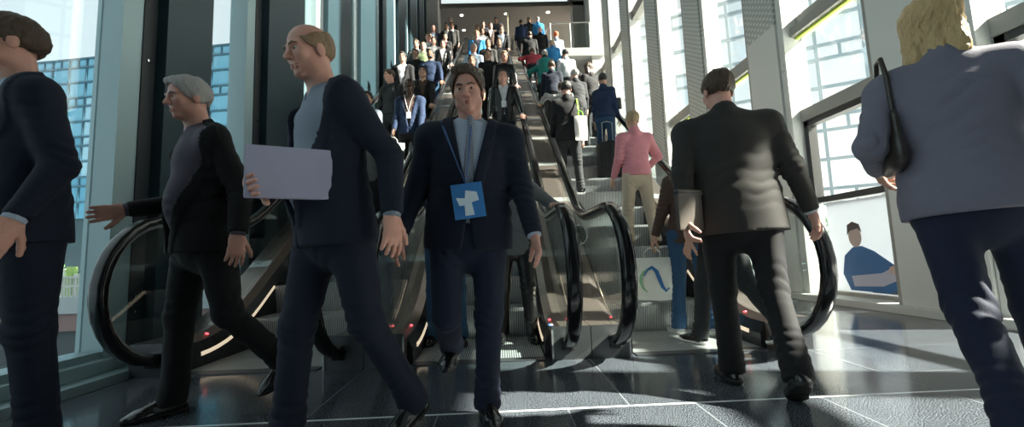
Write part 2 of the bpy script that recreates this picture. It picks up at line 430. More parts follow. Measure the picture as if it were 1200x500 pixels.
        if q: 
            for t_ in range(4): G.cap(L(-.02, .035+t_*.018, .082-t_*.0085), L(.02, .035+t_*.018, .082-t_*.0085), .0035*s, k=.002)
        so = obj_of('shoe', [G], sm, root)
        G = Field(c-V(.24, .24, .08)*s, c+V(.24, .24, .08)*s, {0: .011, 1: .0065, 2: .0045}[q])
        G.cap(L(0, -.028, .02), L(0, .03, .02), .040*s, .040*s, .0, ); G.cap(L(0, .03, .02), L(0, .13, .02), .040*s, .048*s, .02); G.cap(L(0, .13, .02), L(0, .185, .02), .044*s, (.026 if not snk else .034)*s, .02)
        G.plane(L(0, 0, .022 if not snk else .03), fu); G.plane(L(0, 0, .0), -fu)
        if not snk: G.cap(L(-.08, .045, -.004), L(.08, .045, -.004), .014*s, k=.0, mode='sub')
        obj_of('sole', [G], sole or plain('sole_black', (.012, .012, .013), .6), so)
    # ---- shirt under an open jacket
    jt = np.array([P0, N, SH[0], SH[1]])
    if shirt:
        G = Field(jt.min(0)-V(.2, .2, .1)*s, jt.max(0)+V(.2, .2, .14)*s, hc*.85); torso(G, .002)
        G.cap(N-u*.01*s-f*.005*s, N+u*.045*s+f*.004*s, .068*s, .062*s, .012)
        if q: G.folds(Wst+f*.1, nrm(u+r*.3), .004, .06, .2, seed)
        G.plane(N+u*.032*s+f*.02*s, nrm(u+f*.45))
        a_, b_, c_ = G.loc(N, (r, f, u)); G.D = np.maximum(G.D, -np.maximum(np.maximum(np.abs(a_)-np.clip(c_+f32(.045*s), 0, 1)*f32(.42), -b_), -c_-f32(.045*s)) if not tie else G.D).astype(f32)
        G.plane(P0-u*.02*s, -u)
        so = obj_of('shirt', [G], shirt, root)
        if tie:
            G2 = Field(jt.min(0)-V(.2, .2, .1)*s, jt.max(0)+V(.2, .2, .14)*s, min(hc, .009)); torso(G2, .009); a, b, c = G2.loc(P0, (r, f, u))
            G2.cap(N+f*.07*s+u*.005*s, N+f*.075*s+u*.03*s, .02*s, .024*s, .02)
            wd = f32(.016*s)+np.clip(f32(.5*s)-c, 0, 1)*f32(.065)
            G2.D = np.maximum(np.maximum(G2.D, np.abs(a)-wd), -b).astype(f32); G2.D = np.maximum(G2.D, (c-f32(.575*s))).astype(f32); G2.D = np.maximum(G2.D, f32(.06*s)+np.abs(a)*.6-c).astype(f32)
            obj_of('tie', [G2], tie, root)
    # ---- jacket / coat / jumper
    ja = np.array([P0-u*(.12+hem)*s, N, P0]+[x for i in (0, 1) for x in AR[i]])
    G = Field(ja.min(0)-V(.24, .24, .05)*s, ja.max(0)+V(.24, .24, .16)*s, hc); jk = .012 if lapel else .006
    torso(G, jk+(.004 if shirt else 0), .05)
    hz = P0-u*(.10+hem)*s
    if lapel: G.cap(P0+u*.05*s, hz-u*.08*s, (.168*w+jk)*s, (.188*w+jk+hem*.12)*s, .05, flat=(f, .70))
    else: G.cap(P0+u*.05*s, P0-u*.06*s, (.170*w+jk)*s, (.172*w+jk)*s, .04, flat=(f, .72)); hz = P0-u*(.03+hem)*s
    if fem: G.ell(P0-u*.03*s-f*.03*s, (.188*s, .142*s, .13*s), (r, f, u), .05)
    for i, sd in ((0, -1), (1, 1)):
        S, E, W = AR[i]; aw = .94 if fem else 1.
        if lapel: G.cap(S-r*sd*.03*s+u*.012*s, S+r*sd*.004*s, .058*s, .058*s, .04)
        if sleeve >= 1:
            G.cap(S, E, .067*s*aw, .056*s*aw, .035); G.cap(E, W, .055*s*aw, .041*s*aw, .02)
            G.folds(E, nrm(W-E), .008*cloth_amp, .045, .15*s, seed+i*3); G.folds(S+(E-S)*.35, nrm(E-S), .005*cloth_amp, .06, .14*s, seed+i)
            G.folds(W-(W-E)*.25, nrm(W-E), .004*cloth_amp, .035, .1*s, seed+i*5)
        else:
            m = S+(E-S)*sleeve; G.cap(S, m, .066*s*aw, .066*s*aw, .03)
    G.folds(Wst+r*.1*s, nrm(u+r*.35), .008*cloth_amp, .075, .24*s, seed+7); G.folds(Wst-r*.1*s, nrm(u-r*.4), .008*cloth_amp, .07, .24*s, seed+11)
    G.folds(Ch-f*.1*s, nrm(u+r*.15), .005*cloth_amp, .1, .24*s, seed+13)
    if q: G.noise(.0025*cloth_amp, (20, 20, 9), seed+1)
    a, b, c = G.loc(P0, (r, f, u)); vb = (.14-vdrop)*s
    nk = .5
    # collar stand
    G.cap(N-u*.015*s-f*.016*s, N+u*.03*s-f*.008*s, .078*s, .070*s, .012)
    if lapel and open_front:
        vw = np.clip(c-f32(vb), 0, 1)*f32(vopen); edge = np.abs(a)-vw
        lap = np.maximum(edge-f32(.052*s), np.maximum(f32(vb)-c, -b)); G.D = np.where(lap < 0, G.D-f32(.007), G.D).astype(f32)
        cut = np.maximum(np.maximum(edge, -b), f32(vb)-c)
        low = np.maximum(np.maximum(np.abs(a)-np.clip(f32(vb-.06)-c, 0, 1)*f32(.16)-f32(.003), -b), c-f32(vb-.02))
        G.D = np.maximum(G.D, -np.minimum(cut, low)).astype(f32)
    G.plane(N+u*.05*s+f*.0*s, nrm(u+f*.55)); G.plane(hz, -u)
    X, Y, Z = G.grid()
    for i in (0, 1):                     # cuffs
        S, E, W = AR[i]
        dn = nrm(W-E) if sleeve >= 1 else nrm(E-S); cc = W-dn*.006*s if sleeve >= 1 else S+(E-S)*(sleeve+.1)
        d = (X-f32(cc[0]))*f32(dn[0])+(Y-f32(cc[1]))*f32(dn[1])+(Z-f32(cc[2]))*f32(dn[2])
        rad = np.sqrt((X-f32(cc[0]))**2+(Y-f32(cc[1]))**2+(Z-f32(cc[2]))**2)-f32(.1*s)
        G.D = np.maximum(G.D, -np.maximum(-d, rad)).astype(f32)
    obj_of('jacket' if lapel else 'pullover', [G], top, root)
    if shirt and sleeve >= 1 and q:
        G = []
        for i in (0, 1):
            S, E, W = AR[i]; dn = nrm(W-E); g = Field(W-.08, W+.08, .006); g.cap(W-dn*.03*s, W+dn*.004*s, .034*s, .034*s, 0); g.plane(W+dn*.01*s, dn); G.append(g)
            obj_of('cuff', [g], shirt, root)
    root['_n'] = 0; del root['_n']
    info = dict(root=root, P0=P0, N=N, Ch=Ch, AR=AR, J=J, r=r, f=f, u=u, s=s, HC=HC)
    return info
def to_world(info, p):
    a = info['root'].rotation_euler.z; l = info['root'].location
    return V(l[0]+cos(a)*p[0]-sin(a)*p[1], l[1]+sin(a)*p[0]+cos(a)*p[1], l[2]+p[2])
EXPO = 0.15; SKY = 1.05; SUN = 34.0; SUNAZ = math.atan2(-.2, .98); SUNEL = 38
# ================================================================ hard-surface helpers
class MB:
    def __init__(s): s.bm = bmesh.new()
    def box(s, x0, x1, y0, y1, z0, z1, bev=0., M=None):
        b = bmesh.new(); bmesh.ops.create_cube(b, size=1)
        for v in b.verts: v.co = Vector(((x0+x1)/2+v.co.x*(x1-x0), (y0+y1)/2+v.co.y*(y1-y0), (z0+z1)/2+v.co.z*(z1-z0)))
        if bev: bmesh.ops.bevel(b, geom=list(b.edges), offset=bev, segments=2, affect='EDGES', profile=.7)
        if M is not None: bmesh.ops.transform(b, matrix=M, verts=b.verts)
        s.add(b); return s
    def add(s, b):
        me = bpy.data.meshes.new('t'); b.to_mesh(me); b.free(); s.bm.from_mesh(me); bpy.data.meshes.remove(me)
    def cyl(s, p0, p1, r, r1=None, seg=16):
        p0, p1 = Vector(p0), Vector(p1); d = p1-p0; b = bmesh.new()
        bmesh.ops.create_cone(b, cap_ends=True, segments=seg, radius1=r, radius2=r if r1 is None else r1, depth=d.length)
        q = Vector((0, 0, 1)).rotation_difference(d.normalized()).to_matrix().to_4x4()
        bmesh.ops.transform(b, matrix=Matrix.Translation((p0+p1)/2) @ q, verts=b.verts); s.add(b); return s
    def sphere(s, c, r, sc=(1, 1, 1), seg=16):
        b = bmesh.new(); bmesh.ops.create_uvsphere(b, u_segments=seg, v_segments=seg//2, radius=r)
        for v in b.verts: v.co = Vector((c[0]+v.co.x*sc[0], c[1]+v.co.y*sc[1], c[2]+v.co.z*sc[2]))
        s.add(b); return s
    def poly(s, pts, d):          # planar polygon extruded by vector d
        b = bmesh.new(); vs = [b.verts.new(p) for p in pts]; f = b.faces.new(vs)
        r = bmesh.ops.extrude_face_region(b, geom=[f]); ev = [e for e in r['geom'] if isinstance(e, bmesh.types.BMVert)]
        bmesh.ops.translate(b, verts=ev, vec=Vector(d)); bmesh.ops.recalc_face_normals(b, faces=b.faces); s.add(b); return s
    def rings(s, rings, close=True, caps=True):
        b = bmesh.new(); R_ = [[b.verts.new(p) for p in r] for r in rings]; n = len(R_[0])
        for i in range(len(R_)-1):
            for j in range(n if close else n-1): b.faces.new((R_[i][j], R_[i][(j+1) % n], R_[i+1][(j+1) % n], R_[i+1][j]))
        if caps and close: b.faces.new(R_[0][::-1]); b.faces.new(R_[-1])
        bmesh.ops.recalc_face_normals(b, faces=b.faces); s.add(b); return s
    def tube(s, pts, r, seg=10, flat=1.):
        pts = [Vector(p) for p in pts]; rings = []
        up = Vector((0, 0, 1))
        for i, p in enumerate(pts):
            d = (pts[min(i+1, len(pts)-1)]-pts[max(i-1, 0)]).normalized()
            a = d.cross(up); a = a.normalized() if a.length > .05 else d.cross(Vector((0, 1, 0))).normalized(); b_ = a.cross(d).normalized()
            rr = r[i] if isinstance(r, (list, tuple)) else r
            rings.append([p+a*cos(t*2*pi/seg)*rr+b_*sin(t*2*pi/seg)*rr*flat for t in range(seg)])
        return s.rings(rings)
    def build(s, name, mat, parent=None, smooth=False, kind=None):
        me = bpy.data.meshes.new(name); s.bm.to_mesh(me); s.bm.free()
        o = link_mesh(name, me, mat, parent, False)
        if smooth:
            me.polygons.foreach_set('use_smooth', [True]*len(me.polygons))
            try:
                me.set_sharp_from_angle(angle=R(40))
            except Exception: pass
        if kind: o['kind'] = kind
        return o

# ---------------------------------------------------------------- surface materials
def glass(name, tint=(.93, .97, .97), refl=1.0, rough=.0, dark=0.):
    if name in MATS: return MATS[name]
    m, nt, b = nodes(name); nt.nodes.remove(b); out = nt.nodes['Material Output']
    tr = nt.nodes.new('ShaderNodeBsdfTransparent'); tr.inputs[0].default_value = (*tint, 1)
    gl = nt.nodes.new('ShaderNodeBsdfGlossy'); gl.inputs['Roughness'].default_value = rough; gl.inputs[0].default_value = (refl, refl, refl, 1)
    fr = nt.nodes.new('ShaderNodeFresnel'); ge = nt.nodes.new('ShaderNodeNewGeometry'); ma = nt.nodes.new('ShaderNodeMath'); ma.operation = 'MULTIPLY_ADD'
    nt.links.new(ge.outputs['Backfacing'], ma.inputs[0]); ma.inputs[1].default_value = 1/1.5-1.5; ma.inputs[2].default_value = 1.5; nt.links.new(ma.outputs[0], fr.inputs[0])
    mx = nt.nodes.new('ShaderNodeMixShader')
    nt.links.new(fr.outputs[0], mx.inputs[0]); nt.links.new(tr.outputs[0], mx.inputs[1]); nt.links.new(gl.outputs[0], mx.inputs[2]); nt.links.new(mx.outputs[0], out.inputs[0])
    MATS[name] = m; return m
def floor_mat():
    m, nt, b = nodes('granite_floor'); L = nt.links.new; N = nt.nodes.new
    tc = N('ShaderNodeTexCoord'); sx = N('ShaderNodeSeparateXYZ'); L(tc.outputs['Object'], sx.inputs[0])
    def mth(op, a, bb=None, c=None):
        n = N('ShaderNodeMath'); n.operation = op
        for i, v in enumerate((a, bb, c)):
            if v is None: continue
            if isinstance(v, (int, float)): n.inputs[i].default_value = v
            else: L(v, n.inputs[i])
        return n.outputs[0]
    def line(coord, period, off, w):     # 1 on a joint
        t = mth('DIVIDE', mth('SUBTRACT', coord, off), period); fr = mth('ABSOLUTE', mth('SUBTRACT', t, mth('ROUND', t)))
        return mth('LESS_THAN', mth('MULTIPLY', fr, period), w)
    X, Y = sx.outputs[0], sx.outputs[1]
    near = mth('LESS_THAN', Y, 2.2)
    lx = mth('MULTIPLY', line(X, 1.65, .63, .004), mth('SUBTRACT', 1., near)); ln = mth('MULTIPLY', line(X, .655, .31, .004), near)
    strip = mth('LESS_THAN', mth('ABSOLUTE', mth('SUBTRACT', Y, 2.21)), .009)
    rows = mth('MULTIPLY', line(Y, .62, 3.17, .003), mth('GREATER_THAN', X, 2.3)); rows2 = line(Y, 2.4, -.2, .004)
    j = mth('MINIMUM', mth('ADD', mth('ADD', lx, ln), mth('ADD', rows, rows2)), 1.)
    n1 = N('ShaderNodeTexNoise'); n1.inputs['Scale'].default_value = 160; n1.inputs['Detail'].default_value = 2; L(tc.outputs['Object'], n1.inputs[0])
    vr = N('ShaderNodeTexVoronoi'); vr.inputs['Scale'].default_value = 120; L(tc.outputs['Object'], vr.inputs[0])
    cr = N('ShaderNodeValToRGB'); L(n1.outputs[0], cr.inputs[0])
    cr.color_ramp.elements[0].position = .42; cr.color_ramp.elements[0].color = (.014, .020, .030, 1)
    cr.color_ramp.elements[1].position = .70; cr.color_ramp.elements[1].color = (.26, .29, .33, 1)
    n2 = N('ShaderNodeTexNoise'); n2.inputs['Scale'].default_value = 2.2; n2.inputs['Detail'].default_value = 4; L(tc.outputs['Object'], n2.inputs[0])
    mxa = N('ShaderNodeMix'); mxa.data_type = 'RGBA'; mxa.blend_type = 'MULTIPLY'; mxa.inputs[0].default_value = .5; L(cr.outputs[0], mxa.inputs[6]); L(n2.outputs[0], mxa.inputs[7])
    mx = N('ShaderNodeMix'); mx.data_type = 'RGBA'; L(j, mx.inputs[0]); L(mxa.outputs[2], mx.inputs[6]); mx.inputs[7].default_value = (.18, .20, .22, 1)
    mx2 = N('ShaderNodeMix'); mx2.data_type = 'RGBA'; L(strip, mx2.inputs[0]); L(mx.outputs[2], mx2.inputs[6]); mx2.inputs[7].default_value = (.75, .78, .8, 1)
    L(mx2.outputs[2], b.inputs['Base Color'])
    rr = mth('MULTIPLY_ADD', n2.outputs[0], .16, .06); L(rr, b.inputs['Roughness'])
    bp = N('ShaderNodeBump'); bp.inputs['Strength'].default_value = .02; bp.inputs['Distance'].default_value = .001; L(n1.outputs[0], bp.inputs['Height']); L(bp.outputs[0], b.inputs['Normal'])
    return m
def ribbed(name, c1, c2, period, axis=0, rough=.35, metal=.8, depth=.004):
    m, nt, b = nodes(name); L = nt.links.new; N = nt.nodes.new
    tc = N('ShaderNodeTexCoord'); sx = N('ShaderNodeSeparateXYZ'); L(tc.outputs['Object'], sx.inputs[0])
    a = N('ShaderNodeMath'); a.operation = 'MULTIPLY'; L(sx.outputs[axis], a.inputs[0]); a.inputs[1].default_value = 2*pi/period
    s_ = N('ShaderNodeMath'); s_.operation = 'SINE'; L(a.outputs[0], s_.inputs[0])
    cr = N('ShaderNodeMapRange'); L(s_.outputs[0], cr.inputs[0]); cr.inputs[1].default_value = -.4; cr.inputs[2].default_value = .4
    mx = N('ShaderNodeMix'); mx.data_type = 'RGBA'; L(cr.outputs[0], mx.inputs[0]); mx.inputs[6].default_value = (*c1, 1); mx.inputs[7].default_value = (*c2, 1)
    L(mx.outputs[2], b.inputs['Base Color']); b.inputs['Roughness'].default_value = rough; b.inputs['Metallic'].default_value = metal
    bp = N('ShaderNodeBump'); bp.inputs['Distance'].default_value = depth; bp.inputs['Strength'].default_value = .6; L(cr.outputs[0], bp.inputs['Height']); L(bp.outputs[0], b.inputs['Normal'])
    return m
def perforated(name, c1, c2, sy=.05, sz=.03):
    m, nt, b = nodes(name); L = nt.links.new; N = nt.nodes.new
    tc = N('ShaderNodeTexCoord'); sx = N('ShaderNodeSeparateXYZ'); L(tc.outputs['Object'], sx.inputs[0])
    def sn(o, p):
        a = N('ShaderNodeMath'); a.operation = 'MULTIPLY'; L(o, a.inputs[0]); a.inputs[1].default_value = 2*pi/p
        s_ = N('ShaderNodeMath'); s_.operation = 'SINE'; L(a.outputs[0], s_.inputs[0]); return s_.outputs[0]
    q = N('ShaderNodeMath'); q.operation = 'MULTIPLY'; L(sn(sx.outputs[1], sy), q.inputs[0]); L(sn(sx.outputs[2], sz), q.inputs[1])
    cr = N('ShaderNodeMapRange'); L(q.outputs[0], cr.inputs[0]); cr.inputs[1].default_value = .1; cr.inputs[2].default_value = .5
    mx = N('ShaderNodeMix'); mx.data_type = 'RGBA'; L(cr.outputs[0], mx.inputs[0]); mx.inputs[6].default_value = (*c1, 1); mx.inputs[7].default_value = (*c2, 1)
    L(mx.outputs[2], b.inputs['Base Color']); b.inputs['Roughness'].default_value = .45; b.inputs['Metallic'].default_value = .25
    bp = N('ShaderNodeBump'); bp.inputs['Distance'].default_value = .01; bp.inputs['Strength'].default_value = .5; L(cr.outputs[0], bp.inputs['Height']); L(bp.outputs[0], b.inputs['Normal'])
    return m
M = {}
M['floor'] = floor_mat()
M['slate'] = plain('slate_panel', (.022, .048, .062), .42, var=.12, scale=1.5, bump=.05, metal=.2)
M['frame'] = plain('pale_frame', (.34, .46, .49), .42, metal=.3)
M['frame_r'] = plain('pale_panel', (.70, .71, .68), .5, metal=.1)
M['joint'] = plain('dark_joint', (.02, .025, .03), .5)
M['perf'] = perforated('perforated_metal', (.44, .47, .45), (.70, .72, .68), .16, .10)
M['darkframe'] = plain('dark_window_frame', (.05, .05, .05), .45)
M['bronze'] = plain('beam_paint', (.34, .33, .30), .5)
M['green'] = plain('green_seal', (.45, .6, .08), .6)
M['wall'] = plain('wall_paint', (.55, .55, .53), .7, var=.05, scale=1)
M['darkwall'] = plain('brown_ceiling', (.10, .088, .078), .8)
M['grey'] = plain('grey_column', (.30, .30, .29), .7)
M['glass'] = glass('window_glass')
M['bglass'] = glass('balustrade_glass', (.90, .935, .93))
M['rubber'] = plain('handrail_rubber', (.008, .008, .009), .16, spec=.6)
M['steel'] = plain('brushed_steel', (.42, .43, .43), .3, metal=.9, bump=.04, scale=30, stretch=(1, .05, 1))
M['deck'] = plain('deck_steel', (.24, .195, .175), .34, metal=.75, var=.12, scale=4)
M['base'] = plain('base_steel', (.12, .125, .135), .36, metal=.6, var=.15, scale=5)
M['edge'] = plain('bright_edge', (.75, .76, .76), .25, metal=.7)
M['skirt'] = plain('skirt_panel', (.04, .04, .042), .25, metal=.5)
M['tread'] = ribbed('ribbed_tread', (.22, .23, .24), (.72, .74, .75), .018, metal=.5)
M['tread_dark'] = M['tread']
M['black'] = plain('matt_black', (.012, .012, .013), .5)
M['white'] = plain('white_paint', (.8, .8, .8), .5)
M['chrome'] = plain('chrome', (.7, .7, .7), .12, metal=1.)
lamp = lambda n, c, s_: plain(n, c, .5, emit=c, es=s_)

# ================================================================ camera, world, sun
cam = bpy.data.cameras.new('camera'); co = bpy.data.objects.new('camera', cam); COL.objects.link(co)
cam.sensor_width = 36; cam.lens = 490/1200*36; cam.clip_start = .05; cam.clip_end = 600
yaw, pit, rol = .0285, R(5.83), R(2.1)
fv = Vector((sin(yaw)*cos(pit), cos(yaw)*cos(pit), sin(pit))); r0 = Vector((cos(yaw), -sin(yaw), 0)); u0 = r0.cross(fv)
rv = r0*cos(rol)-u0*sin(rol); uv = r0*sin(rol)+u0*cos(rol)
mat = Matrix((rv, uv, -fv)).transposed().to_4x4(); mat.translation = (0, 0, .78); co.matrix_world = mat
SC.camera = co
SC.view_settings.view_transform = 'Standard'; SC.view_settings.look = 'None'; SC.view_settings.gamma = 1.; SC.view_settings.use_curve_mapping = False
SC.view_settings.exposure = EXPO
wd = bpy.data.worlds.new('sky'); SC.world = wd; wd.use_nodes = True; nt = wd.node_tree; bg = nt.nodes['Background']
tc = nt.nodes.new('ShaderNodeTexCoord'); sx = nt.nodes.new('ShaderNodeSeparateXYZ'); cr = nt.nodes.new('ShaderNodeValToRGB')
mr = nt.nodes.new('ShaderNodeMapRange'); nt.links.new(tc.outputs['Generated'], sx.inputs[0]); nt.links.new(sx.outputs[0], mr.inputs[0]); mr.inputs[1].default_value = -1; mr.inputs[2].default_value = 1
nt.links.new(mr.outputs[0], cr.inputs[0]); nt.links.new(cr.outputs[0], bg.inputs[0])
cr.color_ramp.elements[0].color = (.72, .87, .94, 1); cr.color_ramp.elements[1].color = (1.0, .97, .90, 1)
cr.color_ramp.elements[1].position = .95
bg.inputs[1].default_value = SKY
sl = bpy.data.lights.new('sun', 'SUN'); sl.energy = SUN; sl.angle = R(1.2); sl.color = (1, .90, .76)
so = bpy.data.objects.new('sun', sl); COL.objects.link(so)
az, el = SUNAZ, R(SUNEL)
sd = Vector((cos(el)*cos(az), cos(el)*sin(az), sin(el))); so.rotation_euler = sd.to_track_quat('Z', 'Y').to_euler(); so.location = (30, 0, 30)

# ================================================================ room shell
def struct(name, mb, m): return mb.build(name, m, None, kind='structure')
struct('floor', MB().box(-3.05, 4.9, -7, 17.5, -.3, 0), M['floor'])
Hc = 15.2
struct('ceiling', MB().box(-3.6, 5.4, -7, 18.06, Hc, Hc+.3), M['darkwall'])
struct('wall_back', MB().box(-3.6, 5.4, -7.3, -7, -.3, Hc), plain('lobby_wall', (.12, .12, .125), .8))
# upper hall seen above the landing
LZ, LY = 9.52, 17.6
struct('wall_far', MB().box(-3.6, 5.4, 27, 27.3, 8, 12.3), M['darkwall'])
struct('wall_below_landing', MB().box(-3.1, 4.9, LY+.3, LY+.6, -.3, LZ-.35), M['wall'])
struct('floor_landing', MB().box(-3.1, 4.7, LY, 27, LZ-.35, LZ).box(2.42, 4.7, 16.95, LY, LZ-.35, LZ), M['wall'])
struct('ceiling_upper_hall', MB().box(-3.1, 4.9, 18, 27, 12.1, 12.3), M['darkwall'])
struct('trim_1', MB().box(-3.1, 4.9, 17.94, 18.06, 14.9, Hc).box(3.42, 3.62, 17.92, 18.08, 12.1, Hc).box(-2.42, -2.36, 17.94, 18.06, 12.1, Hc).box(-2.4, 3.5, 17.94, 18.06, 12.04, 12.12), M['darkwall'])
w = struct('window_1', MB().box(-2.4, 3.5, 17.98, 18.0, 12.1, 14.9), M['glass'])
struct('wall_column_left', MB().box(-3.25, -2.42, 17.3, 18.2, 0, Hc).box(-2.95, -2.85, 17.2, 17.3, 0, Hc), M['grey'])
struct('wall_column_right', MB().box(3.62, 4.2, 18.0, 18.6, LZ, Hc), M['grey'])
struct('wall_pale_right', MB().box(4.15, 4.95, 17.0, 18.3, 0, Hc), M['wall'])

# ---- left wall: pale mullion, bolt strip, slate panel, window
XL = -2.95
bays = [3.2, 4.78, 6.6, 8.3, 10, 11.7, 13.4, 15.1, 16.6]
PEND = [4.15, 6.13, 8.1]+[b-.14 for b in (10, 11.7, 13.4, 15.1, 16.6)]+[17.2]
n = 1
struct('baseboard_left', MB().box(-3.05, -2.72, -6.9, 17.3, 0, .06).box(-3.05, -2.86, -6.9, 17.3, .06, .15, .01), M['frame'])
for i, y in enumerate(bays):
    ye = bays[i+1] if i < 8 else 17.3
    fw = .24
    struct('trim_%d' % (10+i), MB().box(-3.12, XL+.03, y, y+fw*.62, .1, Hc).box(-3.12, XL-.02, y+fw*.62, y+fw, .1, Hc), M['frame'])
    struct('wall_left_strip_%d' % i, MB().box(-3.12, XL-.01, y+fw, y+fw+.13, .1, Hc), M['joint'])
    pe = PEND[i]
    struct('wall_left_panel_%d' % i, MB().box(-3.2, XL+.07, y+fw+.145, pe, .1, Hc, .004), M['slate'])
    b_ = MB()
    for z in (.45, .57, 2.55, 4.3, 6.2):
        for dy in (.045, .085):
            b_.cyl((XL-.012, y+fw+dy, z), (XL+.004, y+fw+dy, z), .011, seg=10)
    t = b_.build('bolt_pair', M['chrome']); tag(t, kind='structure'); t.name = 'trim_%d' % (30+i)
    if i < 8 and pe < ye-.02:
        n += 1; struct('window_%d' % n, MB().box(XL-.14, XL-.125, pe, ye, .15, Hc), M['glass'])
        struct('trim_%d' % (50+i), MB().box(XL-.18, XL-.08, pe, ye, 7.9, 8.05), M['frame'])
n += 1; struct('window_%d' % n, MB().box(XL-.14, XL-.125, -6.9, 3.2, .15, Hc), M['glass'])
struct('trim_60', MB().box(XL-.18, XL+.02, -6.9, 3.2, .12, .2).box(XL-.18, XL-.02, .4, .6, .1, Hc).box(XL-.18, XL-.02, -2.6, -2.4, .1, Hc).box(XL-.18, XL-.02, -5.6, -5.4, .1, Hc), M['frame'])

# ---- right wall: posts, perforated panels, beams, windows
XR = 4.4; XG = 4.7
F = [-.6, 1.97, 4.58, 6.86, 9.14, 11.42, 13.70, 15.98]
PW = .86
for i, fy in enumerate(F):
    PWi = .28 if i < 2 else PW
    ny = fy-PWi if i != 2 else fy-1.02
    up = 4.25
    if i >= 2:
        struct('wall_right_panel_%d' % i, MB().box(XR, XG+.06, ny+.13, fy, up if i <= 3 else .0, Hc, .004), M['perf'])
        if i <= 3: struct('wall_right_pier_%d' % i, MB().box(XR, XG+.06, ny+.13, fy, 0, up, .004), M['frame_r'])
    else:
        struct('wall_right_pier_%d' % i, MB().box(XR, XG+.06, ny+.13, fy, 0, Hc, .004), M['frame_r'])
    struct('trim_%d' % (70+i), MB().box(XR+.03, XG+.06, ny, ny+.12, 0, Hc), M['frame_r'])
    struct('trim_%d' % (90+i), MB().box(XR+.01, XG+.05, fy+.003, fy+.05, 0, Hc), M['bronze'])
    b_ = MB()
    for z in (.42, .52, 1.95, 2.05, 3.45, 3.55, 5.3, 5.4, 5.5, 7.2, 7.3, 9.2, 9.3):
        for dy in (.04, .08): b_.cyl((XR+.018, ny+dy, z), (XR+.035, ny+dy, z), .012, seg=10)
    t = b_.build('trim_%d' % (110+i), M['chrome']); tag(t, kind='structure')
    ye = F[i+1]-(PW if i+1 > 2 else (1.02 if i+1 == 2 else .28)) if i < 7 else 17.0
    if ye <= fy+.06: continue
    n += 1; struct('window_%d' % n, MB().box(XG, XG+.014, fy+.05, ye, .1, (Hc if i >= 2 else 3.96)), M['glass'])
    fb = MB().box(XG-.16, XG+.08, fy+.05, ye, 3.96, 4.10).box(XG-.05, XG+.08, fy+.05, ye, 4.10, 4.28)
    if i >= 2: fb.box(XG-.18, XG+.08, fy+.05, ye, 8.3, 8.62)
    struct('trim_%d' % (130+i), fb, M['bronze'])
    struct('trim_%d' % (150+i), MB().box(XG-.09, XG-.04, fy+.05, ye, 3.925, 3.96), M['green'])
    struct('trim_%d' % (170+i), MB().box(XG-.13, XG+.05, fy+.05, ye, 2.62, 2.80).box(XG-.10, XG+.05, fy+.05, ye, .04, .14), M['bronze'])
    struct('trim_%d' % (190+i), MB().box(XG-.10, XG+.03, fy+.05, ye, 2.54, 2.62).box(XG-.10, XG+.03, fy+.05, fy+.12, 1.44, 2.62).box(XG-.10, XG+.03, ye-.08, ye, 1.44, 2.62).box(XG-.12, XG+.04, fy+.05, ye, 1.38, 1.46), M['darkframe'])
    if i < 2:
        struct('wall_right_sun_block_%d' % i, MB().box(XG, XG+.2, fy+.05, ye, 4.28, Hc), M['frame_r'])  # unseen solid infill above the transom, added to keep sun off the left floor
struct('wall_right_near', MB().box(XR, XG+.06, -7, F[0]-.28, 0, Hc), M['frame_r'])
struct('baseboard_right', MB().box(XR-.10, XG+.05, -6.9, 17.0, 0, .09, .01), M['frame_r'])

# ---- landing guard rail
g = empty('glass_guard_rail', (2.42, 17.0, LZ)); tag(g, 'glass guard rail with steel top rail at the edge of the upper landing', 'railing')
MB().box(0, 1.72, -.008, .008, .02, 1.05).build('glass_panel', M['bglass'], g)
MB().tube([(-.15, .9, 1.12), (-.1, .4, 1.13), (.05, .02, 1.14), (.3, 0, 1.15), (1.72, 0, 1.16)], .028).build('top_rail', M['steel'], g, True)
for x in (.0, .85, 1.68): MB().cyl((x, 0, 0), (x, 0, 1.14), .02).build('post', M['steel'], g, True)
p = MB().cyl((0, 0, 0), (0, 0, 2.1), .035, seg=14).sphere((0, 0, 2.1), .035).build('pole', plain('wood_pole', (.62, .52, .36), .5), None, True)
p.location = (.62, 17.75, LZ); tag(p, 'pale slim pole standing on the landing between two escalators', 'pole')
for i, (x, y) in enumerate(((-1.49, 18.6), (2.56, 18.5), (-1.5, 19.9), (.59, 18.55), (.6, 20.3), (-3., 19.6))):
    d = empty('downlight', (x, y, 12.1)); tag(d, 'small round downlight in the brown soffit over the landing', 'light', 'downlights in the soffit over the landing')
    MB().cyl((0, 0, -.012), (0, 0, 0), .11, seg=20).build('trim_ring', M['steel'], d, True)
    MB().cyl((0, 0, -.02), (0, 0, -.012), .075, seg=20).build('lens', lamp('downlight_lens', (1, .95, .85), 6), d)

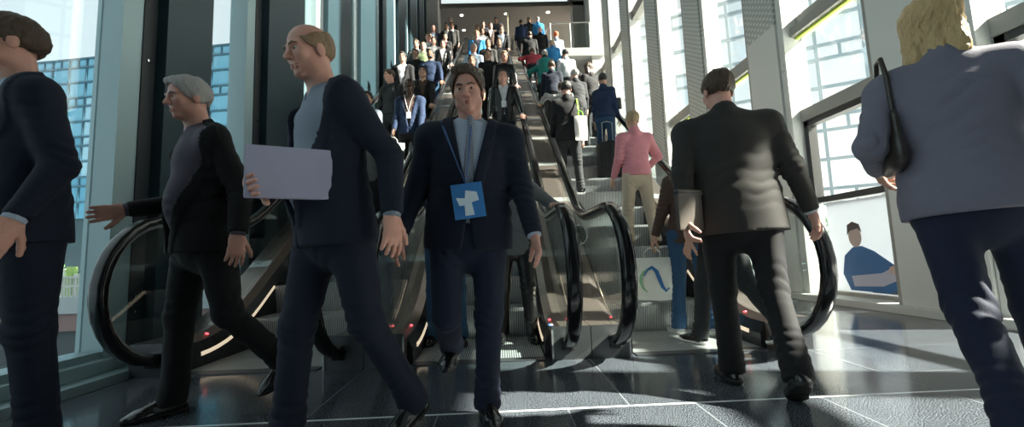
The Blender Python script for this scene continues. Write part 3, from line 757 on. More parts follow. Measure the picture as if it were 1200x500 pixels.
# ================================================================ escalators
TAN = tan(R(35)); NST = 34; TOPY = 4.1+.4*NST
def smx(a, b, k=.35):
    h = max(k-abs(a-b), 0)/k; return max(a, b)+h*h*k/4
def smn(a, b, k=.35): return -smx(-a, -b, k)
def zs(Y): return smn(smx(0., .7*(Y-3.9)), LZ)              # step plane
def zd(Y):                                                   # deck top
    return smn(smx(.24, .7*(Y-3.9)+.27, .3), LZ+.24)
def zr(Y): return smn(smx(1.14, .7*(Y-4.25)+1.14, .25), LZ+1.0)
ENDY = LY+.9
def ys(a, b, st=.4):
    out, y = [], a
    while y < b-1e-6:
        out.append(y); y += (.1 if y < 5 or y > 16.3 else st)
    return out+[b]
def rail_path():
    P = []
    for t in range(0, 17):
        a = R(-78-t*(192/16.)); P.append((3.25+.51*cos(a), .63+.51*sin(a)))
    P = [p for p in P]
    P = P[:]
    for y in ys(3.3, ENDY, .6): P.append((y, zr(y)))
    c = (ENDY, zr(ENDY)-.5)
    for t in range(1, 16): a = R(90-t*11); P.append((c[0]+.5*cos(a), c[1]+.5*sin(a)))
    return P
def clean(P):
    o = [P[0]]
    for p in P[1:]:
        if (p[0]-o[-1][0])**2+(p[1]-o[-1][1])**2 > .0004: o.append(p)
    return o
RP = clean(rail_path())
def sweep(mb, path, x, prof):
    rings = []
    for i, p in enumerate(path):
        a = path[max(i-1, 0)]; b = path[min(i+1, len(path)-1)]; d = Vector((b[0]-a[0], b[1]-a[1])).normalized(); nn = (-d.y, d.x)
        rings.append([(x+px, p[0]+nn[0]*pn, p[1]+nn[1]*pn) for px, pn in prof])
    return mb.rings(rings)
# outward normal of this path points away from the glass (path runs clockwise from the base over the top)
prof_rail = [(-.050, -.012), (-.050, .012), (-.040, .030), (-.02, .038), (.02, .038), (.040, .030), (.050, .012), (.050, -.012), (.036, -.022), (.03, -.012), (-.03, -.012), (-.036, -.022)]
def escalator(cx, label):
    E = empty('escalator', (cx, 3.2, 0)); tag(E, label, 'escalator', 'escalators side by side')
    def part(mb, name, m, sm=False, parent=None):
        mb.bm.transform(Matrix.Translation((0, -3.2, 0)))
        return mb.build(name, m, parent or E, sm)
    # steps
    for k in range(0, NST+1):
        y0 = 4.1+.4*(k-1); z = .28*k+(.012 if k == 0 else 0)
        mb = MB().box(-.5, .5, y0, y0+.415, z-.03, z, .004)
        pts = [(-.5, y0+.004, z-.02), (-.5, y0+.03, z-.15), (-.5, y0+.055, z-.30), (-.5, y0+.09, z-.30), (-.5, y0+.05, z-.02)]
        mb.poly(pts, (1., 0, 0))
        st = part(mb, 'step', M['tread'])
    part(MB().box(-.5, .5, 3.62, 3.72, -.02, .012).box(-.5, .5, 3.30, 3.62, -.02, .010), 'comb_plate', M['tread'])
    part(MB().box(-.5, .5, 3.2, 3.30, -.02, .008), 'floor_plate', M['base'])
    part(MB().box(-.5, .5, TOPY, TOPY+.8, LZ-.02, LZ+.012), 'landing_plate', M['tread'])
    Y = ys(3.2, ENDY)
    for s_ in (-1, 1):
        part(MB().rings([[(s_*.55, y, max(zs(y)-.9, -.0)), (s_*.55, y, zd(y)-.05), (s_*.62, y, zd(y)), (s_*.842, y, zd(y)), (s_*.842, y, max(zs(y)-.9, 0.))] for y in Y]), 'casing', M['deck'])
        part(MB().rings([[(s_*.505, y, max(zs(y)-.35, 0)), (s_*.505, y, zd(y)-.13), (s_*.552, y, zd(y)-.045), (s_*.552, y, max(zs(y)-.35, 0))] for y in ys(3.3, ENDY)]), 'skirt', M['skirt'])
        L = part(MB().rings([[(s_*.500, y, zd(y)-.150), (s_*.500, y, zd(y)-.128), (s_*.508, y, zd(y)-.120), (s_*.508, y, zd(y)-.150)] for y in ys(3.45, 4.5)]), 'skirt_light', lamp('skirt_lamp', (1, .80, .58), .6))
        nb = MB().box(*sorted((s_*.55, s_*.842)), 3.195, 3.215, 0, .24); part(nb, 'newel_base', M['base'])
        part(MB().box(*sorted((s_*.548, s_*.560)), 3.188, 3.2, 0, .22), 'edge_strip', M['edge'])
        part(MB().box(*sorted((s_*.62, s_*.71)), 3.16, 3.2, .07, .17, .015), 'handrail_inlet', M['black'])
        sg = part(MB().cyl((s_*.585, 3.62, zd(3.62)-.028), (s_*.585, 3.625, zd(3.62)-.018), .014), 'signal_light', lamp('signal_red', (1, .12, .15), 2.))
        # black seams across the deck cover plates
        y = 4.6
        while y < 17:
            sm = MB().poly([(s_*.63, y, zd(y)+.002), (s_*.838, y, zd(y)+.002), (s_*.838, y+.10, zd(y+.1)+.002), (s_*.63, y+.10, zd(y+.1)+.002)], (0, 0, .004)); y += 1.05
            part(sm, 'cover_joint', M['edge'])
        sweep_mb = MB(); sweep(sweep_mb, RP, s_*.665, prof_rail); part(sweep_mb, 'handrail', M['rubber'], True)
        gm = MB(); sweep(gm, RP, s_*.665, [(-.024, -.016), (-.024, -.045), (.024, -.045), (.024, -.016)][::-1]); part(gm, 'handrail_guide', M['steel'])
        # glass: newel pane then panes up the slope
        pts = [(3.25+.46*cos(R(a)), .63+.46*sin(R(a))) for a in range(-128, -271, -8)]
        pts = [p for p in pts if p[1] > .25]
        top = [(y, zr(y)-.05) for y in (3.3, 3.5, 3.7, 3.9)]; bot = [(y, zd(y)) for y in (3.9, 3.6, 3.25)]
        part(MB().poly([(s_*.665-.006, a, b) for a, b in pts+top+bot], (.012, 0, 0)), 'glass_panel', M['bglass'])
        y = 3.91
        while y < ENDY-.3:
            y1 = min(y+1.5, ENDY); q = [y+(y1-y)*j/5 for j in range(6)]
            part(MB().poly([(s_*.665-.006, a, zr(a)-.05) for a in q]+[(s_*.665-.006, a, zd(a)) for a in q[::-1]], (.012, 0, 0)), 'glass_panel', M['bglass']); y = y1+.012
    return E
EC = (-1.885, -.195, 1.495)
E1 = escalator(EC[0], 'left escalator of the three, next to the dark panelled wall')
E2 = escalator(EC[1], 'middle escalator of the three, behind the man in the blue badge')
E3 = escalator(EC[2], 'right escalator of the three, carrying people up beside bright windows')
# stickers on the inner decks
for cx, x, y, c in ((EC[1], .585, 3.46, (.05, .2, .6)),):
    st = MB().poly([(x-.03, y-.06, 0), (x+.03, y-.06, .0), (x+.03, y+.06, .0), (x-.03, y+.06, .0)], (0, 0, .002)).build('warning_sticker', plain('sticker_blue', c, .5), None)
    st.location = (cx, 0, .216); tag(st, 'small blue and white safety sticker on the right inner deck of the middle escalator', 'sticker')
    MB().sphere((x, y+.02, .003), .018, (1, 1, .1)).box(x-.02, x+.02, y-.045, y-.015, .002, .004).build('pictogram', M['white'], st)
for x, l in ((.65, 'steel post with a round clear disc between middle and right escalators'), (-1.04, 'steel post with a round clear disc between left and middle escalators')):
    p = empty('guard_post', (x, 3.55, .24)); tag(p, l, 'post', 'guard posts between the escalators')
    MB().cyl((0, 0, 0), (0, 0, .66), .014).cyl((0, 0, 0), (0, 0, .012), .04).build('stem', M['steel'], p, True)
    MB().cyl((0, -.008, .70), (0, .008, .70), .085, seg=28).build('disc', glass('clear_disc', (.8, .85, .85)), p, True)
    MB().cyl((0, -.012, .70), (0, .012, .70), .02).build('disc_hub', M['steel'], p, True)
    MB().tube([(.085*cos(t*pi/12), 0, .70+.085*sin(t*pi/12)) for t in range(25)], .005).build('disc_rim', M['edge'], p, True)
# ================================================================ outside, left: glass office block across the water, terrace
struct('floor_outside_left', MB().box(-90, -3.25, -40, 90, -4.2, -4), plain('water', (.05, .08, .09), .08))
M['blueglass'] = plain('blue_facade_glass', (.10, .32, .46), .10, spec=.9, metal=.5)
M['blueglass2'] = plain('light_facade_glass', (.17, .42, .56), .12, spec=.9, metal=.5)
M['blueglass3'] = plain('pale_facade_glass', (.34, .56, .68), .15, spec=.9, metal=.5)
M['mullion'] = plain('navy_mullion', (.02, .07, .11), .5)
def curtain_wall(name, label, A, e, ncol, nrow, cw, heights, ztop, mats, mull, mw, rnd, group=None):
    a = math.atan2(e[1], e[0]); B = empty(name, (A[0], A[1], 0), a); tag(B, label, 'building', group)
    per = sum(heights); zb = ztop-per*nrow; W = cw*ncol
    MB().box(-.3, W+.3, .35, 8, zb-6, ztop-.1).build('building_core', M['slate'], B)
    fr = MB()
    for i in range(ncol+1): fr.box(i*cw-mw/2, i*cw+mw/2, -.10, .3, zb, ztop)
    for r_ in range(nrow):
        z = ztop-per*r_
        for hgt in heights:
            fr.box(-.1, W+.1, -.14, .3, z-mw*.6, z+mw*.6); 
            if hgt < heights[1]*.8:
                for i in range(ncol): fr.box((i+.5)*cw-mw/2, (i+.5)*cw+mw/2, -.06, .3, z-hgt, z)
            z -= hgt
    fr.build('mullion_grid', mull, B)
    for r_ in range(nrow):
        for i in range(ncol):
            z1 = ztop-per*r_; z0 = z1-per
            mb = MB().box(i*cw+mw/2, (i+1)*cw-mw/2, 0, .05, z0, z1)
            mb.build('window', mats[rnd.choice((0, 0, 0, 1, 1, 1, 2)) if len(mats) > 2 else rnd.choice(range(len(mats)))], B)
    return B
curtain_wall('office_building', 'blue glass office block with a dark grid seen through the left windows', (-62, 47.7), (.99, -.135), 18, 4, 2.15, (1.0, 1.72, 1.72), 24.2, (M['blueglass'], M['blueglass2'], M['blueglass3']), M['mullion'], .16, random.Random(3))
T_ = empty('terrace', (-40, 20, 0)); tag(T_, 'raised terrace with white edge and pink band across the water', 'terrace')
MB().box(-25, 27, 0, 24, -1.1, -.35).build('white_edge', plain('terrace_white', (.45, .52, .55), .6), T_)
MB().box(-25, 27, .12, 24, -1.9, -1.1).build('pink_band', plain('terrace_pink', (.30, .20, .20), .7), T_)
MB().box(-25, 27, .3, 24, -4, -1.9).build('retaining_wall', plain('terrace_wall', (.10, .12, .13), .8), T_)
Rl = empty('terrace_railing', (-40, 20.1, -.35)); tag(Rl, 'long white picket railing along the raised terrace', 'railing')
mb = MB()
for i in range(400): mb.box(-25+i*.13, -25+i*.13+.05, 0, .04, 0, .85)
mb.box(-25, 27, -.01, .05, .45, .55).build('pickets', plain('railing_white', (.62, .64, .62), .5), Rl)
MB().box(-25, 27, -.03, .07, .85, .95).build('top_rail', plain('railing_white', 0), Rl)
rg = random.Random(5)
gm_ = [plain('panel_green', (.16, .42, .10), .6), plain('panel_lime', (.42, .62, .18), .6)]
for i in range(34):
    o = empty('planter_tub', (-37+i*.68, 21.5, -.35)); tag(o, 'green and white planter tub in the long row behind the terrace railing', 'planter', 'planter tubs on the terrace')
    hgt = rg.uniform(1.35, 1.75)
    MB().box(-.14, .14, -.14, .14, 0, hgt, .02).box(-.16, .16, -.16, .16, hgt-.25, hgt-.15, .01).build('tub', gm_[i % 2], o)
    MB().box(.16, .40, -.08, .1, 0, hgt-.35, .02).build('side_box', M['white'], o)
lp = empty('street_lamp', (-32.4, 18.6, -4)); tag(lp, 'tall white street lamp in front of the blue glass office block', 'street lamp')
MB().cyl((0, 0, 0), (0, 0, 8.9), .12, .08).build('pole', M['white'], lp, True)
MB().box(-.45, .45, -.15, .15, 8.85, 9.05, .04).build('lamp_head', M['white'], lp)
# outside, right
struct('floor_outside_right', MB().box(4.9, 120, -40, 120, -.9, -.7), plain('pale_paving', (.62, .64, .66), .6, var=.06, scale=.6))
e2 = nrm(V(.87, -.5)); n2_ = V(.5, .87); c0 = n2_*33
curtain_wall('office_building', 'pale glass office block with grey mullions seen through the right windows', tuple(c0-e2*22), tuple(e2), 26, 4, 2.5, (.95, 1.9, 1.9), 18.6, (plain('haze_facade', (.92, .94, .96), .25, metal=.9), plain('white_facade', (.98, .98, .98), .3, metal=.9), plain('sky_facade', (.84, .90, .94), .2, metal=.9)), plain('grey_mullion', (.20, .26, .30), .5), .16, random.Random(9))
Rr = empty('picket_fence', (11, -2, -.7)); tag(Rr, 'white picket railing outside the right window near the walking woman', 'railing')
mb = MB()
for i in range(110): mb.box(-.02, .02, i*.13, i*.13+.05, 0, .9)
mb.build('pickets', plain('railing_white', 0), Rr); MB().box(-.05, .05, 0, 14.4, .9, 1.0).box(-.03, .03, 0, 14.4, .1, .16).build('top_rail', plain('railing_white', 0), Rr)
leafm = plain('leaf_green', (.06, .13, .07), .6, var=.5, scale=3)
barkm = plain('bark', (.12, .09, .07), .8)
rt = random.Random(11)
for i, (x, y, hh) in enumerate(((13.5, 13.5, 2.8), (14.5, 16.5, 3.2), (15.5, 19.5, 3.0), (18, 9.5, 3.2), (19.5, 6.5, 3.0))):
    t = empty('garden_tree', (x, y, -.7)); tag(t, ('young bushy tree outside the window beyond the right escalator', 'young bushy tree outside the window beyond the right escalator', 'young bushy tree outside the window beyond the right escalator', 'dark tree outside the far right window', 'dark tree outside the far right window')[i], 'tree', 'trees beyond the escalator' if i < 3 else 'trees at the far right')
    MB().tube([(0, 0, 0), (.03, 0, hh*.3), (-.04, .03, hh*.7)], [.07, .06, .03]).build('trunk', barkm, t, True)
    lm = bmesh.new()
    for q in range(700):
        a, b_, rr = rt.uniform(0, 6.28), rt.uniform(-1, 1), rt.uniform(.35, 1)**.5
        c = Vector((cos(a)*sqrt(1-b_*b_)*hh*.33*rr, sin(a)*sqrt(1-b_*b_)*hh*.33*rr, hh*.66+b_*hh*.33*rr)); s_ = rt.uniform(.05, .11)
        m3 = Euler((rt.uniform(0, 6), rt.uniform(0, 6), 0)).to_matrix()
        lm.faces.new([lm.verts.new(c+m3 @ Vector(k)*s_) for k in ((-1, 0, 0), (0, -.5, .1), (1, 0, 0), (0, .5, .1))])
    me = bpy.data.meshes.new('foliage'); lm.to_mesh(me); lm.free(); link_mesh('foliage', me, leafm, t)
# poster standing in the window
def poster_mat():
    m, nt, b = nodes('poster_white'); b.inputs['Base Color'].default_value = (.85, .88, .92, 1); b.inputs['Roughness'].default_value = .4
    t = nt.nodes.new('ShaderNodeBsdfTranslucent'); t.inputs[0].default_value = (.85, .88, .92, 1); mx = nt.nodes.new('ShaderNodeMixShader'); mx.inputs[0].default_value = .22
    nt.links.new(b.outputs[0], mx.inputs[1]); nt.links.new(t.outputs[0], mx.inputs[2]); nt.links.new(mx.outputs[0], nt.nodes['Material Output'].inputs[0]); return m
po = empty('advertising_poster', (4.655, 4.72, .14)); tag(po, 'white window poster of a man in a blue shirt with folded arms', 'poster')
MB().box(0, .012, 0, 1.1, .0, 1.22).build('sheet', poster_mat(), po)
def blob(name, pts, col, x):
    pts = [((a-.38)*1.42+.01, b*1.35) for a, b in pts] if name != 'grey_band' else pts
    mb = MB(); mb.poly([(x, a, b) for a, b in pts], (-.003, 0, 0)); mb.build(name, plain('poster_'+name, col, .5), po)
def oval(cy, cz, ry, rz, n=20): return [(cy+ry*cos(t*2*pi/n), cz+rz*sin(t*2*pi/n)) for t in range(n)]
blob('grey_band', [(.02, .02), (.5, .02), (.5, .16), (.02, .16)], (.12, .14, .20), -.001)
blob('shirt', [(.95, .02), (1.02, .18), (.98, .36), (.88, .44), (.78, .45), (.66, .40), (.52, .30), (.40, .22), (.38, .10), (.55, .02)], (.05, .16, .38), -.005)
blob('face', oval(.84, .54, .07, .10), (.55, .42, .38), -.009)
blob('dark_hair', [(.76, .58), (.78, .66), (.85, .69), (.91, .66), (.92, .56), (.89, .60), (.80, .62)], (.08, .06, .06), -.013)
blob('folded_arms', [(.92, .16), (.60, .20), (.46, .27), (.40, .24), (.42, .16), (.60, .08), (.90, .06)], (.50, .50, .62), -.013)
blob('crossed_hand', oval(.47, .23, .06, .04), (.60, .44, .38), -.017)

# ================================================================ bags and other carried things
def shopping_bag(label, loc, rz, w, h, mat, hmat, tilt=0., swirl=None, cat='bag', name='shopping_bag'):
    B = empty(name, loc, rz); tag(B, label, cat); B.rotation_euler.x = tilt; d = w*.16
    rr = []
    for t in range(9):
        z = -h*t/8; k = 1-.06*(t/8); bul = d*(.35+.9*sin(pi*min(t/8+.12, 1)))
        rr.append([(x*w/2*k, y*bul+.004*sin(9*x+t), z+(.006*sin(x*7+t) if t else 0)) for x, y in [(-1, -.2), (-.7, -.8), (-.2, -1), (.3, -1), (.75, -.8), (1, -.2), (1, .2), (.75, .8), (.3, 1), (-.2, 1), (-.7, .8), (-1, .2)]])
    body = MB().rings(rr).build('bag_body', mat, B, True)
    for s_ in (-1, 1):
        MB().tube([(-w*.2, s_*d*.3, -.03), (-w*.19, s_*d*.25, h*.12), (-w*.08, s_*.006, h*.22), (w*.08, s_*.006, h*.22), (w*.19, s_*d*.25, h*.12), (w*.2, s_*d*.3, -.03)], .008, flat=.6).build('handle', hmat, B, True)
    if swirl:
        def ribbon(name, pts, wd, m):
            L, Rr_ = [], []
            for i, p in enumerate(pts):
                a = Vector(pts[max(i-1, 0)]); b = Vector(pts[min(i+1, len(pts)-1)]); dd = (b-a).normalized(); nn = Vector((-dd.y, dd.x)); kk = wd*sin(pi*(i+.6)/(len(pts)+.2))
                L.append(Vector(p)+nn*kk); Rr_.append(Vector(p)-nn*kk)
            def yy(x, z):
                t = -z/h; return -(d*(.35+.9*sin(pi*min(t+.12, 1))))*(1-.25*abs(2*x/w)**2)-.006
            mb = MB(); bm = mb.bm; vl = [bm.verts.new((p.x, yy(p.x, p.y), p.y)) for p in L]; vr = [bm.verts.new((p.x, yy(p.x, p.y), p.y)) for p in Rr_]
            for i in range(len(vl)-1): bm.faces.new((vl[i], vl[i+1], vr[i+1], vr[i]))
            mb.build(name, m, B, True)
        ribbon('blue_swirl', [(w*x, -h*z) for x, z in ((-.22, .42), (-.14, .28), (-.02, .22), (.08, .32), (.14, .5), (.2, .68), (.28, .78), (.36, .70))], w*.05, plain('logo_blue', (.03, .16, .42), .5))
        ribbon('green_swirl', [(w*x, -h*z) for x, z in ((-.16, .80), (-.27, .70), (-.31, .56), (-.29, .42), (-.22, .32), (-.12, .26))], w*.035, plain('logo_green', (.25, .52, .30), .5))
    return B
def suitcase(label, loc, rz, mat):
    S = empty('suitcase', loc, rz); tag(S, label, 'suitcase')
    mb = MB().box(-.21, .21, -.12, .12, .04, .62, .035)
    for x in (-.13, -.04, .05, .14): mb.box(x-.012, x+.012, -.128, .128, .08, .58, .004)
    mb.build('shell', mat, S, True)
    for x in (-.16, .16):
        for y in (-.08, .08): MB().cyl((x-.012, y, .025), (x+.012, y, .025), .025).build('wheel', M['black'], S, True)
    MB().tube([(-.09, .10, .6), (-.09, .10, 1.0), (0, .10, 1.02), (.09, .10, 1.0), (.09, .10, .6)], .011).build('pull_handle', M['steel'], S, True)
    MB().tube([(-.07, 0, .62), (-.05, 0, .66), (.05, 0, .66), (.07, 0, .62)], .012).build('carry_handle', M['black'], S, True)
    return S
def backpack(label, info, mat, side=None):
    o = info['Ch']-info['f']*.185*info['s']; w_ = to_world(info, o); a = info['root'].rotation_euler.z
    B = empty('backpack', tuple(w_), a); tag(B, label, 'backpack')
    F_ = Field((-.2, -.16, -.3), (.2, .12, .25), .012); F_.cap((0, -.02, -.18), (0, -.02, .10), .15, .13, .03, flat=((0, 1, 0), .55)); F_.cap((0, -.08, -.14), (0, -.08, -.04), .10, .09, .02, flat=((0, 1, 0), .5)); F_.noise(.003, (25, 25, 12), 4)
    obj_of('pack_body', [F_], mat, B)
    for s_ in (-1, 1): MB().tube([(s_*.08, .0, .18), (s_*.10, .10, .25), (s_*.115, .25, .20), (s_*.13, .33, .05), (s_*.15, .28, -.1), (s_*.14, .05, -.2)], .02, flat=.4).build('strap', mat, B, True)
    MB().tube([(-.03, -.02, .19), (0, -.03, .23), (.03, -.02, .19)], .008).build('grab_loop', mat, B, True)
def badge(label, info, drop=.0, w=.075, h=.11, col=(.7, .75, .8), lan=(.7, .7, .72), fwd=.125, mark=None, tilt=0.):
    s = info['s']; o = info['P0']+info['u']*(.20-drop)*s+info['f']*fwd*s; p = to_world(info, o); rt_ = info['root'].rotation_euler.z
    B = empty('name_badge', tuple(p), rt_); tag(B, label, 'name badge'); B.rotation_euler.y = tilt
    MB().box(-w/2, w/2, -.003, .003, -h/2, h/2, .002).build('card', plain('card_%.2f_%.2f' % (col[0], col[2]), col, .35), B)
    nk = (info['N']-o); top = (nk[2]+.03)
    for sd in (-1, 1):
        MB().tube([(0, .0, h/2), (sd*.02, .012, top*.35), (sd*.055, -.005, top*.72), (sd*.078, -fwd*s*.55, top*.98)], .006, flat=.5).build('lanyard', plain('lanyard_%.2f_%.2f' % (lan[0], lan[2]), lan, .6), B, True)
    if mark:
        MB().poly([(x*w, .004, z*h) for x, z in ((-.30, .22), (.05, .30), (.10, .08), (.38, .12), (.30, -.12), (.14, -.12), (.16, -.42), (-.14, -.42), (-.10, -.06), (-.34, -.02))], (0, .002, 0)).build('badge_mark', plain('badge_mark', mark, .4), B)
    return B

# ================================================================ people
sk = dict(a=skin('skin_light', (.52, .30, .22)), b=skin('skin_pink', (.60, .32, .25)), c=skin('skin_tan', (.38, .21, .14)), d=skin('skin_dark', (.085, .045, .03)))
hr = dict(black=hairmat('hair_black', (.012, .01, .01)), brown=hairmat('hair_brown', (.06, .035, .02)), grey=hairmat('hair_grey', (.36, .35, .34)), fair=hairmat('hair_fair', (.42, .30, .18)), blond=hairmat('hair_blond', (.55, .38, .18)), sand=hairmat('hair_sand', (.25, .16, .09)))
C = dict(navy=cloth('cloth_navy', (.006, .011, .026)), black=cloth('cloth_black', (.009, .009, .011)), char=cloth('cloth_charcoal', (.030, .028, .026)), white=cloth('cloth_white', (.62, .64, .68)), pale=cloth('cloth_paleblue', (.38, .46, .58)),
         blue=cloth('cloth_blue', (.014, .030, .078)), jeans=cloth('denim', (.028, .075, .15), .9, 300), dark=cloth('cloth_dark_grey', (.02, .022, .026)), grey=cloth('cloth_grey', (.12, .125, .135)), pink=cloth('cloth_pink', (.66, .26, .30)),
         beige=cloth('cloth_beige', (.55, .45, .34)), teal=cloth('cloth_teal', (.02, .22, .20)), red=cloth('cloth_red', (.42, .05, .07)), lav=cloth('cloth_lavender', (.17, .165, .21)), purple=cloth('cloth_mauve', (.10, .085, .115)), green=cloth('cloth_green', (.20, .26, .14)),
         bright=cloth('cloth_bright_blue', (.03, .22, .50)), orange=cloth('cloth_orange', (.75, .16, .08)), brown=cloth('cloth_brown', (.075, .045, .035)), stripe=checked('cloth_stripe', (.15, .15, .16), (.5, .5, .5), 22), leather=plain('leather', (.012, .012, .013), .3, bump=.3, scale=30),
         navy2=cloth('cloth_navy_trouser', (.010, .015, .038)), steel=cloth('cloth_steel', (.20, .24, .30)))
shoeB = plain('shoe_black', (.010, .010, .011), .18, coat=.5); shoeT = plain('shoe_tan', (.24, .10, .05), .35); shoeG = plain('shoe_grey', (.42, .43, .44), .6); soleW = plain('sole_white', (.72, .72, .70), .6); shoeBr = plain('shoe_brown', (.05, .03, .02), .35)
tieG = checked('tie_grey', (.10, .12, .16), (.34, .38, .45), 30, rot=.7)
def W2L(loc, face, p):
    a = R(face); x, y, z_ = p[0]-loc[0], p[1]-loc[1], p[2]-loc[2]
    return V(cos(a)*x-sin(a)*y, sin(a)*x+cos(a)*y, z_)
def snap(Y):
    k = max(0, min(NST, round((Y-4.1)/.4+.5))); return (4.1+.4*(k-.5), .28*k if k else .012) if k < NST else (Y, LZ)
WALK = lambda a, b: (a, b)
# ---- the walkers in front
i_p1 = person('man in dark navy suit at the left edge, walking out of the frame', (-2.08, 1.86, 0), 206, 1.88, 2, lean=3, twist=-4, legs=((-2, 2, 4, -4), (14, 2, 8, 4)), arms=(('fk', -10, 10, 40), ('fk', 8, 8, 60, .1)), head=(-10, 4, 0), skinm=sk['b'], hair=('short', hr['brown']), top=C['navy'], shirt=C['pale'], vdrop=.12, vopen=.36, trousers=C['navy'], shoes=(shoeB, False), seed=1, wide=1.1)
i_p2 = person('grey-haired man in mauve pullover and dark coat beside the left escalator newel', (-1.66, 2.38, 0), 214, 1.83, 2, lean=4, twist=-6, legs=((-10, 2, 34, -30), (6, 2, 5, 0)), arms=(('fk', -20, 12, 30), ('fk', 4, 8, 76)), head=(6, 10, 0), skinm=sk['b'], hair=('short', hr['grey']), top=C['black'], shirt=C['purple'], vdrop=.26, vopen=.42, trousers=C['black'], shoes=(shoeB, False), seed=2, wide=1.16, belly=.03)
l3 = (-.735, 1.86, 0)
i_p3 = person('bald man in navy suit holding a pale folder, third walker from the left', l3, 222, 1.82, 2, lean=5, twist=-4, legs=((-11, 2, 20, -20), (12, 2, 8, 4)), arms=(('fk', -30, 12, 40), ('ik', tuple(W2L(l3, 222, (-.93, 1.66, 1.10))), (.8, -1, -.5))), hands=((.3, None), (.7, None)), head=(6, 12, 0), skinm=sk['b'], hair=('balding', hr['sand']), top=C['navy'], shirt=C['steel'], vdrop=.16, vopen=.40, trousers=C['navy'], shoes=(shoeB, False), seed=3, wide=1.14, belly=.03)
i_p4 = person('man in dark blue suit with a blue badge walking straight ahead in the centre', (-.165, 2.17, 0), 177, 1.74, 2, lean=5, side=-2.5, legs=((3, -2.5, 3, 0), (12, 1, 72, -10)), arms=(('fk', 10, 13, 14), ('fk', -4, 14, 26)), head=(-6, 16, 4), skinm=sk['b'], hair=('full', hr['brown']), top=C['navy'], shirt=C['pale'], tie=tieG, trousers=C['navy2'], shoes=(shoeB, False), seed=4, wide=1.18)
l5 = (1.40, 2.42, 0)
i_p5 = person('broad man in charcoal suit seen from behind, walking to the right escalator', l5, 14, 1.86, 2, lean=3, side=-2, legs=((5, -2, 3, 2), (-13, -1, 18, -32)), arms=(('ik', tuple(W2L(l5, 14, (1.06, 2.36, .93))), (-.8, -.8, 0)), ('fk', -8, 15, 16)), head=(14, 4, 0), skinm=sk['b'], hair=('short', hr['brown']), top=C['char'], shirt=C['white'], trousers=C['black'], shoes=(shoeB, False), seed=5, wide=1.24, hem=.03, hands=((.9, None), (.5, None)))
i_p6 = person('blond woman in lavender-grey blazer seen from behind at the right edge', (1.83, 1.56, 0), 38, 1.80, 2, lean=5, side=-3, fem=True, legs=((-14, -4, 30, -30), (10, 5, 10, 2)), arms=(('fk', -22, 20, 100, .2), ('fk', -16, 20, 28)), head=(-6, 0, 0), skinm=sk['a'], hair=('long', hr['blond']), top=C['lav'], shirt=C['white'], trousers=C['navy2'], shoes=(shoeT, False), seed=6, wide=1.14, hem=-.02, hands=((.8, None), (.5, None)), sole=plain('sole_tan', (.5, .36, .24), .5))
badge('large blue and white badge hanging on the chest of the central man', i_p4, drop=.06, w=.15, h=.17, col=(.05, .22, .55), lan=(.05, .12, .3), fwd=.165, mark=(.72, .85, .95), tilt=.12)
# folder held by the third walker, folder and handbag of the two on the right
a = i_p3; w3 = (-.80, 1.60, 1.13)
fo = empty('document_folder', tuple(w3), -1.12); tag(fo, 'pale lavender document folder held by the bald man in navy suit', 'folder')
MB().box(-.03, .0, -.15, .15, -.10, .10, .006).build('cover', cloth('folder_lavender', (.36, .37, .50), .6), fo); MB().box(-.027, -.004, -.145, .154, -.095, .095).build('papers', M['white'], fo)
a = i_p5; w5 = (1.09, 2.30, .99)
fo = empty('document_case', tuple(w5), -1.15); tag(fo, 'flat brown document case under the left arm of the broad man', 'case')
MB().box(-.05, -.02, -.10, .09, -.10, .13, .01).build('case_body', plain('case_brown', (.07, .055, .045), .5, bump=.2), fo); MB().box(-.055, -.015, -.105, .095, .10, .115, .004).build('zip', M['black'], fo)
a = i_p6; w6 = to_world(a, a['AR'][0][1]*.6+a['AR'][0][2]*.4+V(.06, .02, .06))
hb_ = empty('handbag', tuple(w6), a['root'].rotation_euler.z+.12); tag(hb_, 'dark leather handbag tucked under the arm of the blond woman', 'handbag')
F_ = Field((-.12, -.22, -.2), (.12, .22, .2), .008); F_.cap((0, -.07, -.06), (0, .07, -.06), .085, .085, .02, flat=((1, 0, 0), .45)); F_.cap((0, -.06, .07), (0, .06, .07), .06, .06, .05, flat=((1, 0, 0), .35)); F_.noise(.003, (30, 20, 30), 3)
obj_of('bag_body', [F_], plain('leather_dark', (.035, .028, .024), .32, bump=.4, scale=40), hb_)
MB().tube([(0, -.09, .1), (.0, -.07, .26), (0, -.02, .36), (0, .04, .36), (0, .08, .26), (0, .09, .1)], .01).build('shoulder_strap', plain('leather_dark', 0), hb_, True)
MB().box(-.05, -.04, -.04, .04, -.02, .0, .003).build('clasp', M['chrome'], hb_)

